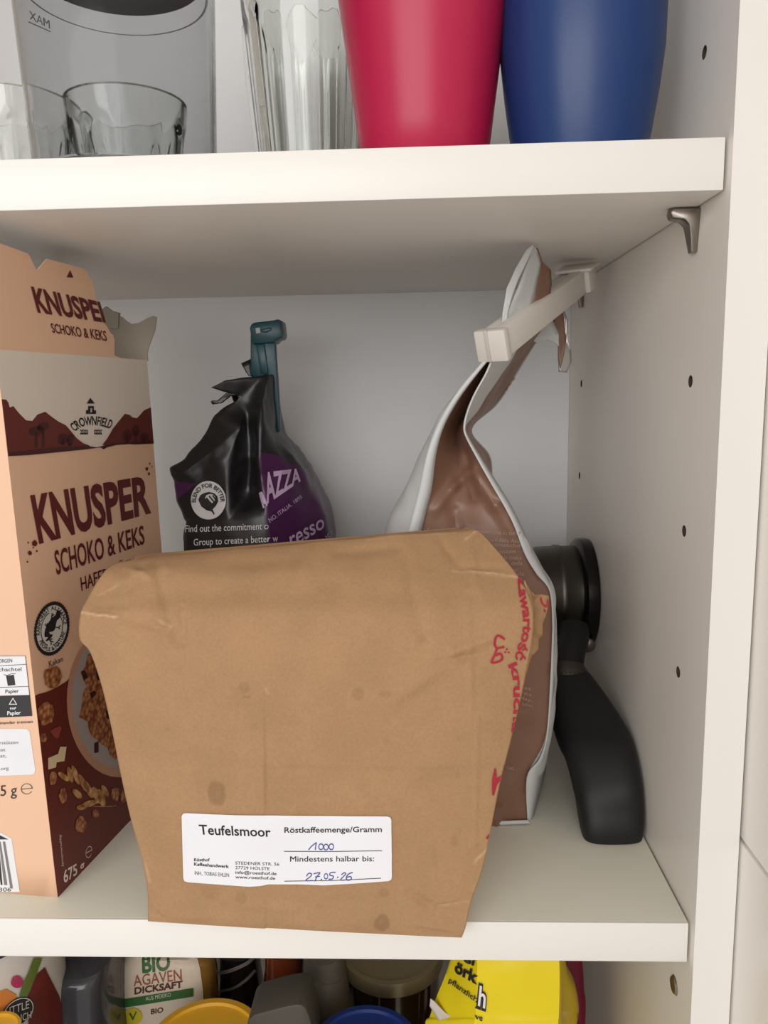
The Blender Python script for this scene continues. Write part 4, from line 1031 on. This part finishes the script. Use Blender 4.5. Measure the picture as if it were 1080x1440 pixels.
# soup jar
x_ = at(-12, 1400, .05).x
j = lroot('soup_jar', 'soup jar with black lid and vegetable label, bottom left corner', 'jar', x_, .05)
zr = at(0, 1373, .012).z
jw = lath('jar_wall', [(0, ZL), (.033, ZL), (.036, ZL+.004), (.036, zr-.012), (.035, zr-.004), (.0345, zr+.002), (0, zr+.002)], (x_, .05, 0), mat('jar_label', (196,190,182), rough=.4, var=.02), j, n=64)
lath('lid', [(0, zr+.001), (.0375, zr+.001), (.038, zr+.003), (.038, zr+.020), (.0365, zr+.022), (0, zr+.022)], (x_, .05, 0), mat('black_lid', (26,26,26), rough=.3), j, n=64)
jt = tree_of(jw)
def ink1(tree, name, m, par, fn, off=.0004, ml=8):
    q = Ink(tree, off, ml); fn(q); q.build(name, m, par)
ink1(jt, 'carrot_picture', mat('orange_print', (196,120,48), rough=.5, var=.1), j, lambda q: q.poly([(-20,1400),(8,1390),(22,1398),(24,1420),(5,1440),(-20,1445)]))
ink1(jt, 'tomato_picture', mat('tomato_print', (96,30,24), rough=.5, var=.2, scale=120), j, lambda q: q.poly([(38,1400),(48,1372),(62,1360),(82,1400),(95,1445),(40,1445)]), .0005)
ink1(jt, 'stalk_picture', mat('green_print', (92,110,42), rough=.5, var=.15), j, lambda q: q.poly([(46,1347),(58,1347),(50,1370),(40,1395),(34,1402),(26,1400),(30,1385),(38,1368)]), .0007)
ink1(jt, 'radish_picture', mat('radish_print', (168,44,86), rough=.5, var=.15), j, lambda q: q.poly(blob(23,1380,9,9,16,.1)+[]), .0007)
ink1(jt, 'black_badge', blackink, j, lambda q: q.ell(24,1422,22,20,sh=-.35), .0009)
ink1(jt, 'badge_lettering', mat('white_ink3', (220,218,212), rough=.5), j, lambda q: (q.text('LITTLE', (7,1427),(39,1416),(0,-11)), q.text('LUNCH', (12,1440),(42,1430),(0,-10)), q.ell(24,1422,21,19,sh=-.35,ring=.05)), .0012)
# chrome tin
chrome = mat('smoky_plastic', (70, 70, 74), rough=.16, metal=.15, var=.03)
tn = lroot('storage_canister', 'shiny smoky canister between the soup jar and the syrup bottle', 'canister', at(115, 1400, .06).x, .06)
loft_px('canister_wall', [(64,1338,160,1338,.075,.020),(68,1352,161,1352,.075,.024),(80,1400,164,1400,.075,.026),(91,1445,166,1445,.074,.026),(130,1640,185,1640,.068,.024),(150,1900,210,1900,.04,.025)], chrome, tn, e=.55, xmax=9, zmin=ZL)
# agave bottle
amber = mat('amber_plastic', (128, 92, 40), rough=.2, var=.05, coat=.4)
ag = lroot('syrup_bottle', 'amber agave syrup bottle with cream and green label', 'bottle', at(235, 1400, .075).x, .075)
ab = loft_px('bottle', [(186,1330,285,1335,.098,.010),(172,1350,302,1350,.098,.013),(170,1400,306,1400,.098,.014),(174,1445,308,1445,.098,.014),(190,1600,314,1600,.098,.014),(205,1800,322,1800,.098,.014)], amber, ag, e=.75, xmax=9, zmin=ZL)
at_ = tree_of(ab)
ink1(at_, 'label', mat('cream_label', (202,186,166), rough=.5, var=.06, scale=40), ag, lambda q: q.poly([(164,1340),(275,1338),(281,1362),(285,1390),(288,1445),(169,1445)]))
ink1(at_, 'green_lettering', mat('leaf_green_ink', (48,92,40), rough=.5), ag, lambda q: (q.text('BIO', (201,1367),(240,1363),(-1,-21),bold=.03), q.poly([(175,1404),(272,1388),(272,1400),(175,1416)])), .0008)
ink1(at_, 'brown_lettering', mat('brown_label_ink', (146,78,50), rough=.5), ag, lambda q: q.text('AGAVEN', (189,1386),(256,1377),(-1,-15)), .0008)
ink1(at_, 'dark_lettering', mat('dark_brown_ink', (84,40,26), rough=.5), ag, lambda q: (q.text('DICKSAFT', (190,1397),(257,1387),(0,-9),bold=.03), q.text('BIO', (213,1425),(230,1422),(0,-7),bold=.02)), .0008)
ink1(at_, 'pale_lettering', mat('pale_ink', (196,200,180), rough=.5), ag, lambda q: q.text('AUS MEXIKO', (206,1405),(241,1399),(0,-5.5)), .0012)
ink1(at_, 'vegan_mark', mat('yellow_ink', (188,170,40), rough=.5), ag, lambda q: q.ell(188,1428,13,12), .0008)
ink1(at_, 'vegan_letter', mat('leaf_green_ink2', (48,92,40), rough=.5), ag, lambda q: q.text('V', (183,1434),(194,1431),(0,-11),bold=.01), .0012)
# yellow lids
ylid = mat('yellow_lid_plastic', (214, 160, 40), rough=.3, var=.02, coat=.2)
def lidjar(label, px, y, r, pyfar, mlid, mbody, name='storage_tub', cat='tub', far=True, hl=.010):
    z = at(px, pyfar, y + (r if far else -r)).z; x = at(px, pyfar, y).x
    o = lroot(name, label, cat, x, y)
    lath('tub_wall', [(0, ZL), (r*.86, ZL), (r*.88, ZL+.003), (r*.93, z-hl), (0, z-hl)], (x, y, 0), mbody, o, n=56)
    lath('lid', [(0, z-hl), (r*.97, z-hl), (r, z-hl+.001), (r, z-.002), (r*.98, z), (r*.88, z), (r*.86, z-.0015), (r*.8, z-.002), (0, z-.002)], (x, y, 0), mlid, o, n=56)
    return o
clearish = mat('cloudy_plastic', (160,155,150), rough=.4, var=.03)
lidjar('tub with round yellow lid in front of the syrup bottle', 283, .040, .030, 1402, ylid, clearish)
lidjar('tub with yellow lid just showing in the bottom left corner', -14, .005, .012, 1421, ylid, clearish)
lidjar('tub with round blue lid in front of the gold-lidded jar', 512, .035, .028, 1412, mat('blue_lid_plastic', (24,46,110), rough=.3, var=.02), clearish)
lidjar('preserve jar with gold metal lid and dark contents', 551, .125, .0315, 1386, mat('gold_lid_metal', (170,156,124), rough=.35, metal=.6), mat('dark_preserve', (52,32,22), rough=.12, coat=.6), name='preserve_jar', cat='jar', far=False, hl=.009)
# dark bottle with pale rings
db = lroot('dark_bottle', 'dark bottle with pale curved stripes behind the yellow lid', 'bottle', at(336, 1400, .13).x, .13)
d_ = loft_px('bottle', [(306,1330,360,1332,.125,.012),(306,1360,366,1362,.125,.014),(306,1450,372,1450,.12,.016),(315,1800,370,1800,.10,.014)], mat('dark_glass', (28,22,22), rough=.2, coat=.5), db, e=.8, xmax=9, zmin=ZL)
ink1(tree_of(d_), 'stripes', mat('pale_stripe', (128,120,112), rough=.5), db, lambda q: (q.stroke([(308,1368),(325,1364),(345,1355),(356,1346)], 5), q.stroke([(308,1394),(328,1389),(345,1378),(358,1364)], 4)), .0006, 8)
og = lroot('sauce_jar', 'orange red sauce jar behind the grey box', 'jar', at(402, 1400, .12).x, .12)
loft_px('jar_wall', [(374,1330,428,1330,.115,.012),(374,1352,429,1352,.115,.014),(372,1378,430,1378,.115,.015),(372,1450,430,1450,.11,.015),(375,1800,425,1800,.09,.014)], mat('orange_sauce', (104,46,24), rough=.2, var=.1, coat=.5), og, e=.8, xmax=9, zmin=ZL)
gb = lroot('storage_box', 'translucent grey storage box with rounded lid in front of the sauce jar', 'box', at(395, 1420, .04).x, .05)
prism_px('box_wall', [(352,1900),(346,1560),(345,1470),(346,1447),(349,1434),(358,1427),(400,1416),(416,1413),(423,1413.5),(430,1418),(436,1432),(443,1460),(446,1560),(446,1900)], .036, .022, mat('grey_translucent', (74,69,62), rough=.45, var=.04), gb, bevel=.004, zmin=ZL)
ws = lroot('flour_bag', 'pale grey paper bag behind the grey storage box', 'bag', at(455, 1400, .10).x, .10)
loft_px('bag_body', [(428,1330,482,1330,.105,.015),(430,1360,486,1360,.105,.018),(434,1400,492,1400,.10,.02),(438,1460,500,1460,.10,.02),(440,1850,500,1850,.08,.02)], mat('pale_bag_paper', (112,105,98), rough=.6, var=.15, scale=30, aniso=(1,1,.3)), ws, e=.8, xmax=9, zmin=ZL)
# yellow bag
yb = lroot('crisp_bag', 'bright yellow food bag with black lettering under the lower shelf', 'bag', at(705, 1400, .04).x, .05)
yel = mat('yellow_foil', (232, 208, 24), rough=.36, var=.03, bump=.2, bscale=60, bdist=.001)
def yellow_bag():
    R_ = [[(637,1338,.050),(671,1338,.032),(786,1340,.034),(789,1340,.075),(640,1338,.09)], [(626,1372,.050),(671,1372,.029),(787,1375,.030),(790,1375,.078),(632,1372,.092)],
          [(606,1425,.050),(669,1425,.027),(786,1425,.028),(790,1425,.080),(620,1420,.095)], [(600,1480,.048),(667,1480,.025),(783,1480,.026),(790,1480,.080),(620,1480,.095)], [(640,1830,.035),(672,1830,.02),(770,1830,.02),(775,1780,.07),(650,1780,.08)]]
    V, F = [], []; n = 10; NT = 40
    for k in range(NT+1):
        r = crom([[c for p in q for c in p] for q in R_], k/NT*(len(R_)-1)); P = [at(r[3*a], r[3*a+1], r[3*a+2]) for a in range(5)]
        for a in range(5):
            for u in range(n):
                p = P[a].lerp(P[(a+1) % 5], u/n); e = math.sin(PI*u/n)
                p = p + Vector((0, -1, 0))*(noise.noise(p*60)*.0016*e if a < 2 else 0); p.z = max(p.z, ZL); V.append(p)
    m_ = 5*n
    for k in range(NT):
        for u in range(m_): v = (u+1) % m_; F.append((k*m_+u, k*m_+v, (k+1)*m_+v, (k+1)*m_+u))
    F.append(tuple(range(m_))); F.append(tuple(range(NT*m_, NT*m_+m_)))
    return put('bag_body', V, F, yel, yb, sharp=.7)
yo = yellow_bag(); yt = tree_of(yo)
ink1(yt, 'black_lettering', blackink, yb, lambda q: (q.text('ei', (653,1352),(668,1358),(2,-9),bold=.03), q.text('örk', (640,1366),(671,1383),(3,-15),bold=.04), q.text('pflanzlich', (632,1381),(671,1409),(2,-7),bold=.015), q.text('h', (669.5,1413),(683,1418),(3,-29),(3,-29),bold=.09), q.text('ve', (668,1432),(678,1435),(1,-8),bold=.02)), .0007, 8)
ink1(yt, 'white_lettering', mat('white_ink4', (226,220,226), rough=.5), yb, lambda q: q.text('h', (671.5,1411),(681.5,1415.5),(3,-27),bold=.02), .0011, 8)
sheet('torn_edge', [(605,1405,.046),(612,1410,.045),(625,1424,.041),(640,1434,.037),(650,1445,.034),(640,1452,.036),(620,1440,.042),(604,1415,.046)], yb, mat('white_tear', (206,196,186), rough=.5), seed=3, wob=.0006)
y2 = lroot('crisp_bag', 'second yellow bag with a curled edge right of the bright yellow bag', 'bag', at(800, 1400, .08).x, .085)
loft_px('bag_body', [(770,1335,793,1340,.098,.006),(770,1362,798,1362,.098,.008),(770,1385,808,1382,.098,.010),(770,1410,812,1410,.098,.012),(770,1450,808,1450,.095,.012),(765,1800,790,1800,.08,.012)], mat('ochre_foil', (188,160,36), rough=.4, var=.08), y2, e=.7, xmax=9, zmin=ZL)
pk = lroot('magenta_pack', 'dark magenta packet standing behind the yellow bags', 'packet', at(810, 1400, .14).x, .14)
loft_px('pack_body', [(780,1330,816,1332,.135,.010),(780,1380,819,1380,.135,.010),(780,1450,820,1450,.13,.010),(775,1800,800,1800,.11,.010)], mat('magenta_pack_foil', (122,16,52), rough=.4, var=.05), pk, e=.5, xmax=9, zmin=ZL)
